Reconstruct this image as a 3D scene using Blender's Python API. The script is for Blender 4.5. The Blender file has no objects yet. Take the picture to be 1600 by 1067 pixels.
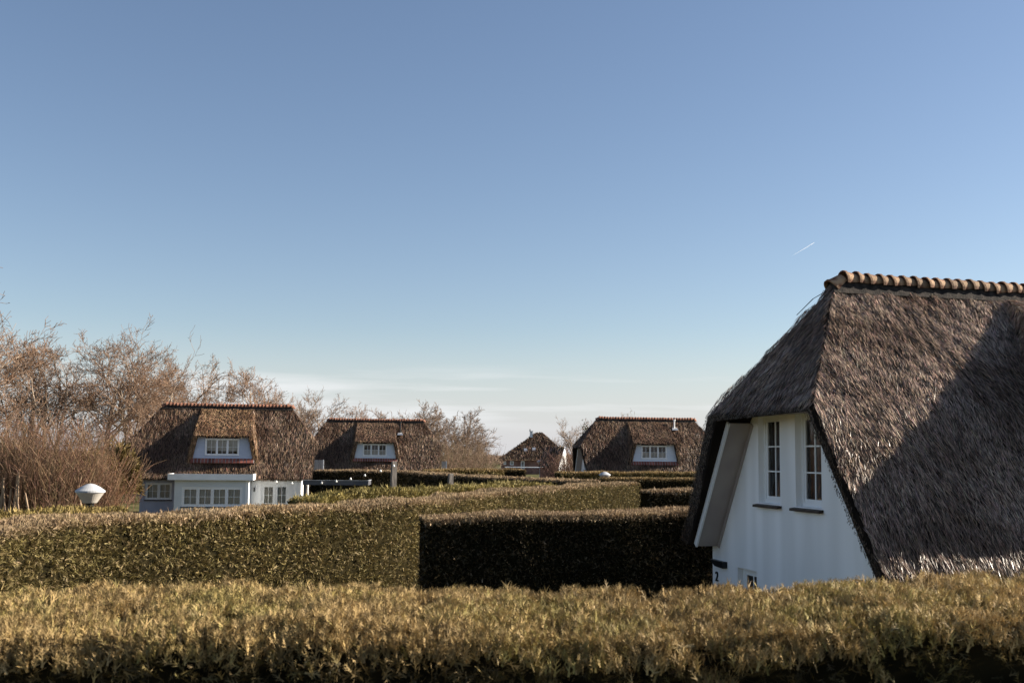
import bpy, math, random
import numpy as np
from mathutils import Vector, Matrix, geometry

sc = bpy.context.scene
COL = sc.collection

# ------------------------------------------------------------------ camera, sky, sun, exposure
cam = bpy.data.objects.new('camera', bpy.data.cameras.new('camera'))
COL.objects.link(cam)
sc.camera = cam
cam.matrix_world = (Matrix.Translation((0, 0, 4.0)) @ Matrix.Rotation(math.pi / 2 + 0.09, 4, 'X')
                    @ Matrix.Rotation(0.010, 4, 'Z'))
cam.data.sensor_width = 36.0
cam.data.lens = 37.125
cam.data.shift_x = -0.0009
cam.data.shift_y = 0.0179
cam.data.clip_start = 0.1
cam.data.clip_end = 20000
cam.data.dof.use_dof = True
cam.data.dof.focus_distance = 24.0
cam.data.dof.aperture_fstop = 6.3

SUN_EL = math.radians(26.5)
SUN_AZ = math.radians(9.5)          # from +X towards +Y
world = bpy.data.worlds.new('World')
sc.world = world
world.use_nodes = True
wn, wl = world.node_tree.nodes, world.node_tree.links
wn.clear()
w_out = wn.new('ShaderNodeOutputWorld')
w_bg = wn.new('ShaderNodeBackground')
w_sky = wn.new('ShaderNodeTexSky')
w_sky.sky_type = 'NISHITA'
w_sky.sun_disc = False
w_sky.sun_elevation = SUN_EL
w_sky.sun_rotation = math.pi / 2 - SUN_AZ
w_sky.altitude = 0
w_sky.air_density = 1.0
w_sky.dust_density = 0.35
w_sky.ozone_density = 2.6
w_bg.inputs['Strength'].default_value = 0.051
# thin cirrus streaks low over the horizon, all the way round
w_tc = wn.new('ShaderNodeTexCoord')
w_map = wn.new('ShaderNodeMapping')
w_map.inputs['Scale'].default_value = (3.2, 3.2, 46.0)
w_map.inputs['Location'].default_value = (0.35, 0.0, 0.0)
w_noise = wn.new('ShaderNodeTexNoise')
w_noise.inputs['Scale'].default_value = 1.0
w_noise.inputs['Detail'].default_value = 5.0
w_noise.inputs['Roughness'].default_value = 0.55
w_ramp = wn.new('ShaderNodeValToRGB')
w_ramp.color_ramp.elements[0].position = 0.49
w_ramp.color_ramp.elements[1].position = 0.70
w_sep = wn.new('ShaderNodeSeparateXYZ')
w_band = wn.new('ShaderNodeValToRGB')
for e in list(w_band.color_ramp.elements)[1:]:
    w_band.color_ramp.elements.remove(e)
w_band.color_ramp.elements[0].position = 0.018
w_band.color_ramp.elements[0].color = (0, 0, 0, 1)
for pos, v in ((0.040, 1.0), (0.062, 1.0), (0.085, 0.0)):
    e = w_band.color_ramp.elements.new(pos)
    e.color = (v, v, v, 1)
w_mul = wn.new('ShaderNodeMath'); w_mul.operation = 'MULTIPLY'
w_mul2 = wn.new('ShaderNodeMath'); w_mul2.operation = 'MULTIPLY'
w_mul2.inputs[1].default_value = 0.85
w_mix = wn.new('ShaderNodeMix'); w_mix.data_type = 'RGBA'
w_mix.inputs['B'].default_value = (6.5, 6.6, 6.7, 1)
wl.new(w_tc.outputs['Generated'], w_map.inputs['Vector'])
wl.new(w_map.outputs['Vector'], w_noise.inputs['Vector'])
wl.new(w_noise.outputs['Fac'], w_ramp.inputs['Fac'])
wl.new(w_tc.outputs['Generated'], w_sep.inputs['Vector'])
wl.new(w_sep.outputs['Z'], w_band.inputs['Fac'])
wl.new(w_ramp.outputs['Color'], w_mul.inputs[0])
wl.new(w_band.outputs['Color'], w_mul.inputs[1])
wl.new(w_mul.outputs[0], w_mul2.inputs[0])
wl.new(w_mul2.outputs[0], w_mix.inputs['Factor'])
w_tint = wn.new('ShaderNodeMix'); w_tint.data_type = 'RGBA'; w_tint.blend_type = 'MULTIPLY'
w_tint.inputs['Factor'].default_value = 1.0
w_tint.inputs['B'].default_value = (1.06, 0.965, 0.93, 1)
wl.new(w_sky.outputs['Color'], w_tint.inputs['A'])
w_hz = wn.new('ShaderNodeMapRange')
w_hz.inputs['From Min'].default_value = 0.0; w_hz.inputs['From Max'].default_value = 0.125
w_hz.inputs['To Min'].default_value = 0.80; w_hz.inputs['To Max'].default_value = 0.0
w_hz.interpolation_type = 'SMOOTHSTEP'
wl.new(w_sep.outputs['Z'], w_hz.inputs['Value'])
w_hm = wn.new('ShaderNodeMix'); w_hm.data_type = 'RGBA'
w_hm.inputs['B'].default_value = (4.85, 4.98, 5.5, 1)
wl.new(w_hz.outputs['Result'], w_hm.inputs['Factor'])
wl.new(w_tint.outputs['Result'], w_hm.inputs['A'])
wl.new(w_hm.outputs['Result'], w_mix.inputs['A'])
wl.new(w_mix.outputs['Result'], w_bg.inputs['Color'])
wl.new(w_bg.outputs['Background'], w_out.inputs['Surface'])

SUN_DIR = Vector((math.cos(SUN_EL) * math.cos(SUN_AZ), math.cos(SUN_EL) * math.sin(SUN_AZ), math.sin(SUN_EL)))
sun = bpy.data.objects.new('sun', bpy.data.lights.new('sun', 'SUN'))
COL.objects.link(sun)
sun.data.energy = 5.0
sun.data.angle = math.radians(0.5)
sun.data.color = (1.0, 0.90, 0.76)
sun.rotation_euler = SUN_DIR.to_track_quat('Z', 'Y').to_euler()
sun.location = SUN_DIR * 60

sc.view_settings.view_transform = 'Standard'
sc.view_settings.look = 'None'
sc.view_settings.exposure = 1.48
sc.view_settings.gamma = 1.0
sc.view_settings.use_curve_mapping = False
sc.cycles.max_bounces = 6
sc.cycles.transparent_max_bounces = 8
sc.cycles.use_denoising = True
sc.cycles.use_adaptive_sampling = False

rng = np.random.default_rng(7)
R_ = random.Random(3)

# ------------------------------------------------------------------ helpers
def tag(o, label=None, cat=None, group=None, kind=None):
    if label: o['label'] = label
    if cat: o['category'] = cat
    if group: o['group'] = group
    if kind: o['kind'] = kind
    return o

def empty(name, loc, rz=0.0):
    o = bpy.data.objects.new(name, None)
    o.empty_display_size = 0.3
    COL.objects.link(o)
    o.location = loc
    o.rotation_euler = (0, 0, rz)
    return o

def link(name, me, mt, parent=None, kind=None):
    o = bpy.data.objects.new(name, me)
    if mt is not None and not me.materials:
        me.materials.append(mt)
    COL.objects.link(o)
    if parent is not None:
        o.parent = parent
    if kind:
        o['kind'] = kind
    return o

def npmesh(name, verts, faces, mt, parent=None, kind=None, tint=None, smooth=False):
    """verts (N,3), faces (M,k) with one k for all"""
    verts = np.ascontiguousarray(verts, dtype=np.float32)
    faces = np.ascontiguousarray(faces, dtype=np.int32)
    me = bpy.data.meshes.new(name)
    M, k = faces.shape
    me.vertices.add(len(verts)); me.vertices.foreach_set('co', verts.ravel())
    me.loops.add(M * k); me.loops.foreach_set('vertex_index', faces.ravel())
    me.polygons.add(M)
    me.polygons.foreach_set('loop_start', np.arange(0, M * k, k, dtype=np.int32))
    if smooth:
        me.polygons.foreach_set('use_smooth', np.ones(M, dtype=bool))
    me.update(calc_edges=True)
    if tint is not None:
        a = me.attributes.new('tint', 'FLOAT_COLOR', 'POINT')
        c = np.ones((len(verts), 4), dtype=np.float32)
        c[:, :3] = tint
        a.data.foreach_set('color', c.ravel())
    return link(name, me, mt, parent, kind)

class MB:
    """collects boxes, prisms and tubes into one mesh"""
    def __init__(s, T=None):
        s.v, s.f, s.T = [], [], T
    def add(s, vs, fs, T=None):
        b = len(s.v)
        for p in vs:
            p = Vector(p)
            if T is not None: p = T @ p
            if s.T is not None: p = s.T @ p
            s.v.append(p)
        s.f += [tuple(b + i for i in f) for f in fs]
    def box(s, a, b, T=None):
        x0, y0, z0 = a; x1, y1, z1 = b
        s.add([(x0, y0, z0), (x1, y0, z0), (x1, y1, z0), (x0, y1, z0), (x0, y0, z1), (x1, y0, z1), (x1, y1, z1), (x0, y1, z1)],
              [(0, 3, 2, 1), (4, 5, 6, 7), (0, 1, 5, 4), (1, 2, 6, 5), (2, 3, 7, 6), (3, 0, 4, 7)], T)
    def prism(s, A, B):
        """solid between two polygons with the same count"""
        n = len(A)
        s.add(list(A) + list(B), [tuple(range(n))[::-1], tuple(range(n, 2 * n))] +
              [(i, (i + 1) % n, n + (i + 1) % n, n + i) for i in range(n)])
    def tube(s, p, q, r0, r1, n=8):
        p, q = Vector(p), Vector(q)
        d = (q - p).normalized()
        u = d.orthogonal().normalized(); w = d.cross(u)
        A = [p + (u * math.cos(2 * math.pi * i / n) + w * math.sin(2 * math.pi * i / n)) * r0 for i in range(n)]
        B = [q + (u * math.cos(2 * math.pi * i / n) + w * math.sin(2 * math.pi * i / n)) * r1 for i in range(n)]
        s.prism(A, B)
    def lathe(s, prof, n=24, T=None):
        vs, fs = [], []
        for r, z in prof:
            for i in range(n):
                a = 2 * math.pi * i / n
                vs.append((r * math.cos(a), r * math.sin(a), z))
        for j in range(len(prof) - 1):
            for i in range(n):
                fs.append((j * n + i, j * n + (i + 1) % n, (j + 1) * n + (i + 1) % n, (j + 1) * n + i))
        fs.append(tuple(range(n))[::-1]); fs.append(tuple((len(prof) - 1) * n + i for i in range(n)))
        s.add(vs, fs, T)
    def mesh(s, name, smooth=False):
        me = bpy.data.meshes.new(name)
        me.from_pydata([tuple(p) for p in s.v], [], s.f)
        if smooth:
            for p in me.polygons: p.use_smooth = True
        me.update()
        return me
    def build(s, name, mt, parent=None, kind=None, smooth=False, bevel=0.0):
        o = link(name, s.mesh(name, smooth), mt, parent, kind)
        if bevel:
            m = o.modifiers.new('bevel', 'BEVEL'); m.width = bevel; m.segments = 2; m.limit_method = 'ANGLE'
        return o

# ------------------------------------------------------------------ materials
def mat(name, base, base2=None, rough=0.7, spec=0.3, scale=4.0, bump=0.0, bscale=None, tint=False, stretch=None,
        transl=0.0, metal=0.0, detail=6.0):
    m = bpy.data.materials.new(name)
    m.use_nodes = True
    n, l = m.node_tree.nodes, m.node_tree.links
    bs = n['Principled BSDF']
    bs.inputs['Roughness'].default_value = rough
    bs.inputs['Specular IOR Level'].default_value = spec
    bs.inputs['Metallic'].default_value = metal
    tc = n.new('ShaderNodeTexCoord')
    src = tc.outputs['Object']
    if stretch:
        mp = n.new('ShaderNodeMapping'); mp.inputs['Scale'].default_value = stretch
        l.new(src, mp.inputs['Vector']); src = mp.outputs['Vector']
    if base2 is not None:
        nz = n.new('ShaderNodeTexNoise')
        nz.inputs['Scale'].default_value = scale; nz.inputs['Detail'].default_value = detail
        nz.inputs['Roughness'].default_value = 0.05
        l.new(src, nz.inputs['Vector'])
        rp = n.new('ShaderNodeValToRGB')
        rp.color_ramp.elements[0].position = 0.32; rp.color_ramp.elements[1].position = 0.68
        rp.color_ramp.elements[0].color = (*base, 1); rp.color_ramp.elements[1].color = (*base2, 1)
        l.new(nz.outputs['Fac'], rp.inputs['Fac'])
        c = rp.outputs['Color']
    else:
        rg = n.new('ShaderNodeRGB'); rg.outputs[0].default_value = (*base, 1); c = rg.outputs[0]
    if tint:
        at = n.new('ShaderNodeAttribute'); at.attribute_name = 'tint'
        mx = n.new('ShaderNodeMix'); mx.data_type = 'RGBA'; mx.blend_type = 'MULTIPLY'
        mx.inputs['Factor'].default_value = 1.0
        l.new(c, mx.inputs['A']); l.new(at.outputs['Color'], mx.inputs['B'])
        c = mx.outputs['Result']
    l.new(c, bs.inputs['Base Color'])
    if bump:
        nb = n.new('ShaderNodeTexNoise')
        nb.inputs['Scale'].default_value = bscale or scale * 6; nb.inputs['Detail'].default_value = 4
        l.new(src, nb.inputs['Vector'])
        bp = n.new('ShaderNodeBump'); bp.inputs['Strength'].default_value = bump; bp.inputs['Distance'].default_value = 0.02
        l.new(nb.outputs['Fac'], bp.inputs['Height']); l.new(bp.outputs['Normal'], bs.inputs['Normal'])
    if transl:
        tr = n.new('ShaderNodeBsdfTranslucent'); l.new(c, tr.inputs['Color'])
        ms = n.new('ShaderNodeMixShader'); ms.inputs[0].default_value = transl
        l.new(bs.outputs[0], ms.inputs[1]); l.new(tr.outputs[0], ms.inputs[2])
        l.new(ms.outputs[0], n['Material Output'].inputs['Surface'])
    return m

def vary(m, amt=0.5):
    n, l = m.node_tree.nodes, m.node_tree.links
    bs = n['Principled BSDF']
    src = bs.inputs['Base Color'].links[0].from_socket
    oi = n.new('ShaderNodeObjectInfo')
    mr = n.new('ShaderNodeMapRange'); mr.inputs['To Min'].default_value = 1 - amt; mr.inputs['To Max'].default_value = 1 + amt * 0.7
    l.new(oi.outputs['Random'], mr.inputs['Value'])
    mx = n.new('ShaderNodeMix'); mx.data_type = 'RGBA'; mx.blend_type = 'MULTIPLY'; mx.inputs['Factor'].default_value = 1.0
    l.new(src, mx.inputs['A']); l.new(mr.outputs['Result'], mx.inputs['B']); l.new(mx.outputs['Result'], bs.inputs['Base Color'])
    return m

def glass_mat():
    m = bpy.data.materials.new('window_glass'); m.use_nodes = True
    n, l = m.node_tree.nodes, m.node_tree.links
    n.remove(n['Principled BSDF'])
    tr = n.new('ShaderNodeBsdfTransparent'); tr.inputs['Color'].default_value = (0.80, 0.83, 0.82, 1)
    gl = n.new('ShaderNodeBsdfGlossy'); gl.inputs['Roughness'].default_value = 0.02
    fr = n.new('ShaderNodeFresnel'); fr.inputs['IOR'].default_value = 1.5
    mx = n.new('ShaderNodeMixShader')
    l.new(fr.outputs[0], mx.inputs[0]); l.new(tr.outputs[0], mx.inputs[1]); l.new(gl.outputs[0], mx.inputs[2])
    l.new(mx.outputs[0], n['Material Output'].inputs['Surface'])
    return m

M = {}
M['thatch'] = mat('thatch_bed', (0.012, 0.009, 0.007), (0.022, 0.016, 0.012), rough=0.9, spec=0.1, scale=3, bump=0.6, bscale=30)  # near-black colour stands in for the shade between straws
M['straw_grey'] = mat('weathered_straw', (0.195, 0.133, 0.096), (0.35, 0.258, 0.20), rough=0.34, spec=0.20, scale=0.9, tint=True)
M['straw_brown'] = mat('brown_straw', (0.125, 0.076, 0.050), (0.245, 0.165, 0.112), rough=0.40, spec=0.12, scale=0.7, tint=True)
M['tile_orange'] = mat('terracotta_orange', (0.15, 0.065, 0.036), (0.34, 0.225, 0.135), rough=0.85, scale=9, bump=0.6)
M['tile_red'] = mat('terracotta_red', (0.16, 0.058, 0.036), (0.25, 0.12, 0.075), rough=0.8, scale=3, bump=0.3)
M['mortar'] = mat('ridge_mortar', (0.012, 0.010, 0.009), (0.045, 0.036, 0.03), rough=0.95, scale=8, bump=0.7)
M['brick'] = mat('sill_brick', (0.20, 0.062, 0.045), (0.30, 0.11, 0.08), rough=0.85, scale=2, bump=0.3)
M['joint'] = mat('brick_joint', (0.30, 0.27, 0.25), rough=0.95)
M['stucco'] = mat('white_stucco', (0.78, 0.775, 0.765), (0.90, 0.895, 0.89), rough=0.9, spec=0.1, scale=1.1, bump=0.08, bscale=40, stretch=(3, 3, 0.3))
M['stucco_grey'] = mat('grey_blue_render', (0.40, 0.41, 0.49), (0.45, 0.46, 0.54), rough=0.9, spec=0.1, scale=2, bump=0.2, bscale=50)
M['panel_pale'] = mat('pale_grey_panel', (0.60, 0.63, 0.65), (0.65, 0.68, 0.70), rough=0.6, scale=1.2)
M['white_paint'] = mat('white_gloss_paint', (0.78, 0.78, 0.77), (0.83, 0.83, 0.82), rough=0.45, scale=2)
M['board_blue'] = mat('blue_grey_boarding', (0.44, 0.48, 0.58), (0.49, 0.53, 0.62), rough=0.6, scale=3, stretch=(1, 1, 6))
M['board_pale'] = mat('pale_blue_boarding', (0.62, 0.66, 0.73), (0.67, 0.71, 0.77), rough=0.6, scale=3, stretch=(1, 1, 6))
M['soffit'] = mat('brown_grey_soffit', (0.34, 0.29, 0.27), (0.39, 0.34, 0.31), rough=0.7, scale=3)
M['sill'] = mat('dark_sill_tile', (0.022, 0.014, 0.012), (0.04, 0.026, 0.022), rough=0.5, scale=8)
M['glass'] = glass_mat()
vary(M['tile_orange'], 0.45); vary(M['tile_red'], 0.3); vary(M['brick'], 0.35)
M['curtain'] = mat('net_curtain', (0.70, 0.61, 0.53), (0.80, 0.71, 0.63), rough=0.95, spec=0.05, scale=9, stretch=(3, 3, 0.3))
M['curtain_dark'] = mat('brown_curtain', (0.11, 0.085, 0.085), (0.17, 0.13, 0.125), rough=0.95, spec=0.05, scale=9, stretch=(3, 3, 0.3))
M['black'] = mat('black_metal', (0.012, 0.012, 0.013), rough=0.4)
M['dark_grey'] = mat('dark_grey_paint', (0.075, 0.075, 0.085), (0.10, 0.10, 0.11), rough=0.5, scale=3)
M['grey_wood'] = mat('weathered_grey_wood', (0.10, 0.088, 0.078), (0.20, 0.18, 0.16), rough=0.9, scale=5, bump=0.4, stretch=(6, 6, 0.6))
M['pale_wood'] = mat('pale_screen_wood', (0.36, 0.32, 0.28), (0.48, 0.43, 0.38), rough=0.85, scale=4, stretch=(8, 8, 0.5))
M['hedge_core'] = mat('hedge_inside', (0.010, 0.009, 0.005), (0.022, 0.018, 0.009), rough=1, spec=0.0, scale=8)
M['sprig'] = mat('conifer_sprig', (1, 1, 1), rough=0.65, spec=0.18, tint=True, transl=0.12)
M['bark'] = mat('winter_bark', (0.19, 0.145, 0.11), (0.30, 0.24, 0.18), rough=0.9, spec=0.1, scale=3, tint=True)
M['twig'] = mat('winter_twig', (1, 1, 1), rough=0.8, spec=0.15, tint=True)
M['grass'] = mat('winter_grass', (0.05, 0.055, 0.02), (0.11, 0.095, 0.045), rough=1, spec=0.05, scale=0.6, bump=0.6, bscale=14)
M['sand'] = mat('pale_path', (0.34, 0.30, 0.25), (0.42, 0.37, 0.31), rough=1, scale=2)
M['lamp_lid'] = mat('lamp_lid_white', (0.36, 0.37, 0.385), (0.42, 0.43, 0.445), rough=0.5, scale=3)
M['lamp_bowl'] = mat('lamp_bowl_cream', (0.62, 0.57, 0.50), (0.68, 0.63, 0.56), rough=0.45, scale=3, transl=0.35)
M['bulb'] = mat('frosted_bulb', (0.85, 0.84, 0.80), rough=0.3, spec=0.5)
M['steel'] = mat('flue_steel', (0.55, 0.55, 0.55), (0.65, 0.65, 0.65), rough=0.35, metal=0.6, scale=3)
M['red_brick_wall'] = mat('old_brick_wall', (0.16, 0.085, 0.065), (0.24, 0.14, 0.11), rough=0.95, scale=2)
M['contrail'] = None

# ------------------------------------------------------------------ blades: straw, sprigs, twigs as arrays
def unit(a):
    return a / np.maximum(np.linalg.norm(a, axis=-1, keepdims=True), 1e-9)

def blades(p, d, s, L, W, diamond=True):
    """p base (N,3); d direction; s side direction; L, W (N,)"""
    L = L[:, None]; W = W[:, None]
    tip = p + d * L
    mid = p + d * L * 0.45
    if diamond:
        v = np.stack([p, mid - s * W * 0.5, tip, mid + s * W * 0.5], 1)
        k = 4
    else:
        v = np.stack([p - s * W * 0.5, p + s * W * 0.5, tip], 1)
        k = 3
    f = np.arange(len(p) * k).reshape(-1, k)
    return v.reshape(-1, 3), f

def prisms(p0, p1, r0, r1, k):
    d = unit(p1 - p0)
    ref = np.where(np.abs(d[:, 2:3]) > 0.9, np.array([[1.0, 0, 0]]), np.array([[0, 0, 1.0]]))
    u = unit(np.cross(d, ref)); w = np.cross(d, u)
    a = np.arange(k) * 2 * np.pi / k
    ring = u[:, None, :] * np.cos(a)[None, :, None] + w[:, None, :] * np.sin(a)[None, :, None]
    A = p0[:, None, :] + ring * r0[:, None, None]
    B = p1[:, None, :] + ring * r1[:, None, None]
    V = np.concatenate([A, B], 1)              # N,2k,3
    i = np.arange(k); j = (i + 1) % k
    base = np.stack([i, j, j + k, i + k], 1)   # k,4
    F = (np.arange(len(p0)) * 2 * k)[:, None, None] + base[None]
    return V.reshape(-1, 3), F.reshape(-1, 4)

# ------------------------------------------------------------------ ground
def ground_z(x, y):
    t = np.clip((13.0 - y) / 6.0, 0, 1)
    t = t * t * (3 - 2 * t)
    return 1.75 * t + 0.03 * np.sin(x * 0.7 + y * 0.3) + 0.03 * np.sin(y * 0.9 - x * 0.2)

def build_ground():
    xs = np.concatenate([[-4000, -1200, -400, -150], np.linspace(-70, 70, 71), [150, 400, 1200, 4000]])
    ys = np.concatenate([[-600, -150, -40], np.linspace(-10, 130, 71), [200, 400, 1000, 2500, 6000]])
    X, Y = np.meshgrid(xs, ys)
    Z = ground_z(X, Y)
    v = np.stack([X, Y, Z], -1).reshape(-1, 3)
    nx, ny = len(xs), len(ys)
    i, j = np.meshgrid(np.arange(nx - 1), np.arange(ny - 1))
    a = (j * nx + i).ravel()
    f = np.stack([a, a + 1, a + nx + 1, a + nx], 1)
    npmesh('ground', v, f, M['grass'], kind='structure', smooth=True)
build_ground()

# ------------------------------------------------------------------ cottages
def straw_on(faces, n_per_m2, L, W, lift, rs, spread=0.18, brights=(0.22, 1.6)):
    """faces: list of (quad or tri points, outward offset) in local coords; returns verts, faces, tint"""
    Vs, Fs, Ts, off = [], [], [], 0
    for pts, dens in faces:
        pts = [np.array(p, float) for p in pts]
        tris = [(pts[0], pts[1], pts[2])] + ([(pts[0], pts[2], pts[3])] if len(pts) == 4 else [])
        for a, b, c in tris:
            nrm = np.cross(b - a, c - a); area = np.linalg.norm(nrm) / 2
            if area < 1e-4: continue
            nrm = nrm / np.linalg.norm(nrm)
            N = int(area * n_per_m2 * dens)
            r1, r2 = rs.random(N), rs.random(N)
            sq = np.sqrt(r1)
            p = a * (1 - sq)[:, None] + b * (sq * (1 - r2))[:, None] + c * (sq * r2)[:, None]
            dn = np.array([0, 0, -1.0]); dn = dn - nrm * (dn @ nrm)
            if np.linalg.norm(dn) < 0.05: dn = np.array([1.0, 0, 0])
            dn = dn / np.linalg.norm(dn)
            sd = np.cross(nrm, dn)
            yaw = rs.normal(0, spread, N) + 0.16 * np.sin(p @ np.array([1.9, 0.8, 1.3])) * np.sin(p @ np.array([0.5, 1.1, -1.7]) + 1)
            lf = np.abs(rs.normal(lift, lift * 0.6, N))
            d = dn * np.cos(yaw)[:, None] + sd * np.sin(yaw)[:, None] + nrm * lf[:, None]
            d = unit(d)
            roll = rs.normal(0, 0.5, N)
            s0 = unit(np.cross(nrm[None], d))
            n0 = np.cross(d, s0)
            s = s0 * np.cos(roll)[:, None] + n0 * np.sin(roll)[:, None]
            wave = 0.5 + 0.5 * np.sin(p @ np.array([2.1, 1.3, 3.7]) + 2 * np.sin(p @ np.array([1.1, -0.7, 0.9])))
            clump = np.sin(p @ np.array([9.0, 3.1, 4.2]) + 3 * np.sin(p @ np.array([2.3, 1.9, -2.8]))) * np.sin(p @ np.array([-4.0, 5.0, 3.4]) + 1.7 * np.sin(p @ np.array([3.1, 0.4, 2.2])))
            h = rs.random(N) ** 1.3 * 0.035 + 0.015 + 0.02 * wave + 0.028 * np.clip(clump, -0.6, 1)
            l = L * rs.uniform(0.6, 1.4, N); w = W * rs.uniform(0.6, 1.4, N)
            v, f = blades(p + nrm * h[:, None] - d * (l * 0.5)[:, None], d, s, l, w)
            t = rs.uniform(*brights, N) ** 1.3
            hue = rs.normal(0, 0.06, (N, 3))
            col = np.clip(t[:, None] * (1 + hue), 0.15, 2.2)
            Vs.append(v); Fs.append(f + off); Ts.append(np.repeat(col, 4, 0)); off += len(v)
    return np.concatenate(Vs), np.concatenate(Fs), np.concatenate(Ts)

def wall_mesh(name, loops, T, th, mt, parent):
    """loops: outer polygon and holes in (u,v); thickness th inward (-n); T maps (u,v,n) to local"""
    tess = geometry.tessellate_polygon([[Vector((u, v, 0)) for u, v in lp] for lp in loops])
    flat = [p for lp in loops for p in lp]
    n = len(flat)
    vs = [T @ Vector((u, v, 0)) for u, v in flat] + [T @ Vector((u, v, -th)) for u, v in flat]
    fs = []
    for t in tess:
        fs.append(tuple(t)); fs.append(tuple(i + n for i in reversed(t)))
    b = 0
    for lp in loops:
        k = len(lp)
        for i in range(k):
            j = (i + 1) % k
            fs.append((b + i, b + j, n + b + j, n + b + i))
        b += k
    me = bpy.data.meshes.new(name)
    me.from_pydata([tuple(v) for v in vs], [], fs)
    me.update()
    import bmesh
    bm = bmesh.new(); bm.from_mesh(me); bmesh.ops.recalc_face_normals(bm, faces=bm.faces); bm.to_mesh(me); bm.free()
    return link(name, me, mt, parent)

def frame_T(origin, udir, ndir):
    u = Vector(udir).normalized(); n = Vector(ndir).normalized()
    T = Matrix.Identity(4)
    for i in range(3):
        T[i][0] = u[i]; T[i][1] = (0, 0, 1)[i]; T[i][2] = n[i]; T[i][3] = origin[i]
    return T

def rect(u0, v0, u1, v1):
    return [(u0, v0), (u1, v0), (u1, v1), (u0, v1)]

def window(parent, T, u0, v0, u1, v1, ncas, cols, rows, rec=0.08, fw=0.055, cw=0.045, mw=0.022, curtain=None,
           sill=None, sillmat=None, label=None, doubled=False, name='window', paint=None):
    paint = paint or M['white_paint']
    w = MB(T)
    n0, n1 = -rec - 0.05, -rec
    for a, b in (((u0, v0), (u1, v0 + fw)), ((u0, v1 - fw), (u1, v1)), ((u0, v0 + fw), (u0 + fw, v1 - fw)), ((u1 - fw, v0 + fw), (u1, v1 - fw))):
        w.box((a[0], a[1], n0), (b[0], b[1], n1))
    cwid = (u1 - u0 - 2 * fw) / ncas
    for i in range(1, ncas):
        c = u0 + fw + i * cwid
        w.box((c - fw * 0.4, v0 + fw, n0), (c + fw * 0.4, v1 - fw, n1 - 0.002))
    win = w.build(name, paint, parent)
    if label: win['label'] = label
    lites = []
    for i in range(ncas):
        a = u0 + fw + i * cwid + (fw * 0.4 if i else 0); b = u0 + fw + (i + 1) * cwid - (fw * 0.4 if i < ncas - 1 else 0)
        lo, hi = v0 + fw, v1 - fw
        s = MB(T)
        m1 = n1 - 0.012; m0 = n0 + 0.004
        for p, q in (((a, lo), (b, lo + cw)), ((a, hi - cw), (b, hi)), ((a, lo + cw), (a + cw, hi - cw)), ((b - cw, lo + cw), (b, hi - cw))):
            s.box((p[0], p[1], m0), (q[0], q[1], m1))
        s.build('casement', paint, win)
        a += cw; b -= cw; lo += cw; hi -= cw
        g = MB(T)
        for c in range(1, cols):
            x = a + (b - a) * c / cols
            g.box((x - mw / 2, lo, m0 + 0.01), (x + mw / 2, hi, m1 - 0.006))
        for r in range(1, rows):
            y = lo + (hi - lo) * r / rows
            for c in range(cols):
                xa = a + (b - a) * c / cols + (mw / 2 if c else 0); xb = a + (b - a) * (c + 1) / cols - (mw / 2 if c < cols - 1 else 0)
                g.box((xa, y - mw / 2, m0 + 0.01), (xb, y + mw / 2, m1 - 0.008))
        if cols * rows > 1: g.build('glazing_bar', paint, win)
        for c in range(cols):
            for r in range(rows):
                xa = a + (b - a) * c / cols + (mw / 2 if c else 0); xb = a + (b - a) * (c + 1) / cols - (mw / 2 if c < cols - 1 else 0)
                ya = lo + (hi - lo) * r / rows + (mw / 2 if r else 0); yb = lo + (hi - lo) * (r + 1) / rows - (mw / 2 if r < rows - 1 else 0)
                lites.append((xa, ya, xb, yb))
    for xa, ya, xb, yb in lites:
        p = MB(T)
        tl = R_.uniform(-0.0015, 0.0015)
        z = n0 + 0.018
        p.add([(xa, ya, z), (xb, ya, z + tl), (xb, yb, z - tl), (xa, yb, z)], [(0, 1, 2, 3)])
        p.build('pane', M['glass'], win)
    if curtain:
        for (f0, f1, mt, ua, ub) in curtain:
            c = MB(T)
            k = max(8, int((ub - ua) * (u1 - u0) / 0.05))
            lo, hi = v0 + (v1 - v0) * f0, v0 + (v1 - v0) * f1
            A = []
            for i in range(k + 1):
                u = u0 + (u1 - u0) * (ua + (ub - ua) * i / k)
                A.append((u, 0.018 * math.sin(i * 2.1) - 0.03))
            vs = [(u, lo, n0 - 0.05 + d) for u, d in A] + [(u, hi, n0 - 0.05 + d) for u, d in A]
            c.add(vs, [(i, i + 1, k + 2 + i, k + 1 + i) for i in range(k)])
            c.build('curtain', mt, win, smooth=True)
    if sill:
        s = MB(T)
        s.prism([(u0 - 0.07, v0, -rec), (u0 - 0.07, v0 - 0.05, -rec), (u0 - 0.07, v0 - 0.075, sill), (u0 - 0.07, v0 - 0.035, sill)],
                [(u1 + 0.05, v0, -rec), (u1 + 0.05, v0 - 0.05, -rec), (u1 + 0.05, v0 - 0.075, sill), (u1 + 0.05, v0 - 0.035, sill)])
        s.build('sill', sillmat or M['sill'], win)
    return win

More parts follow.
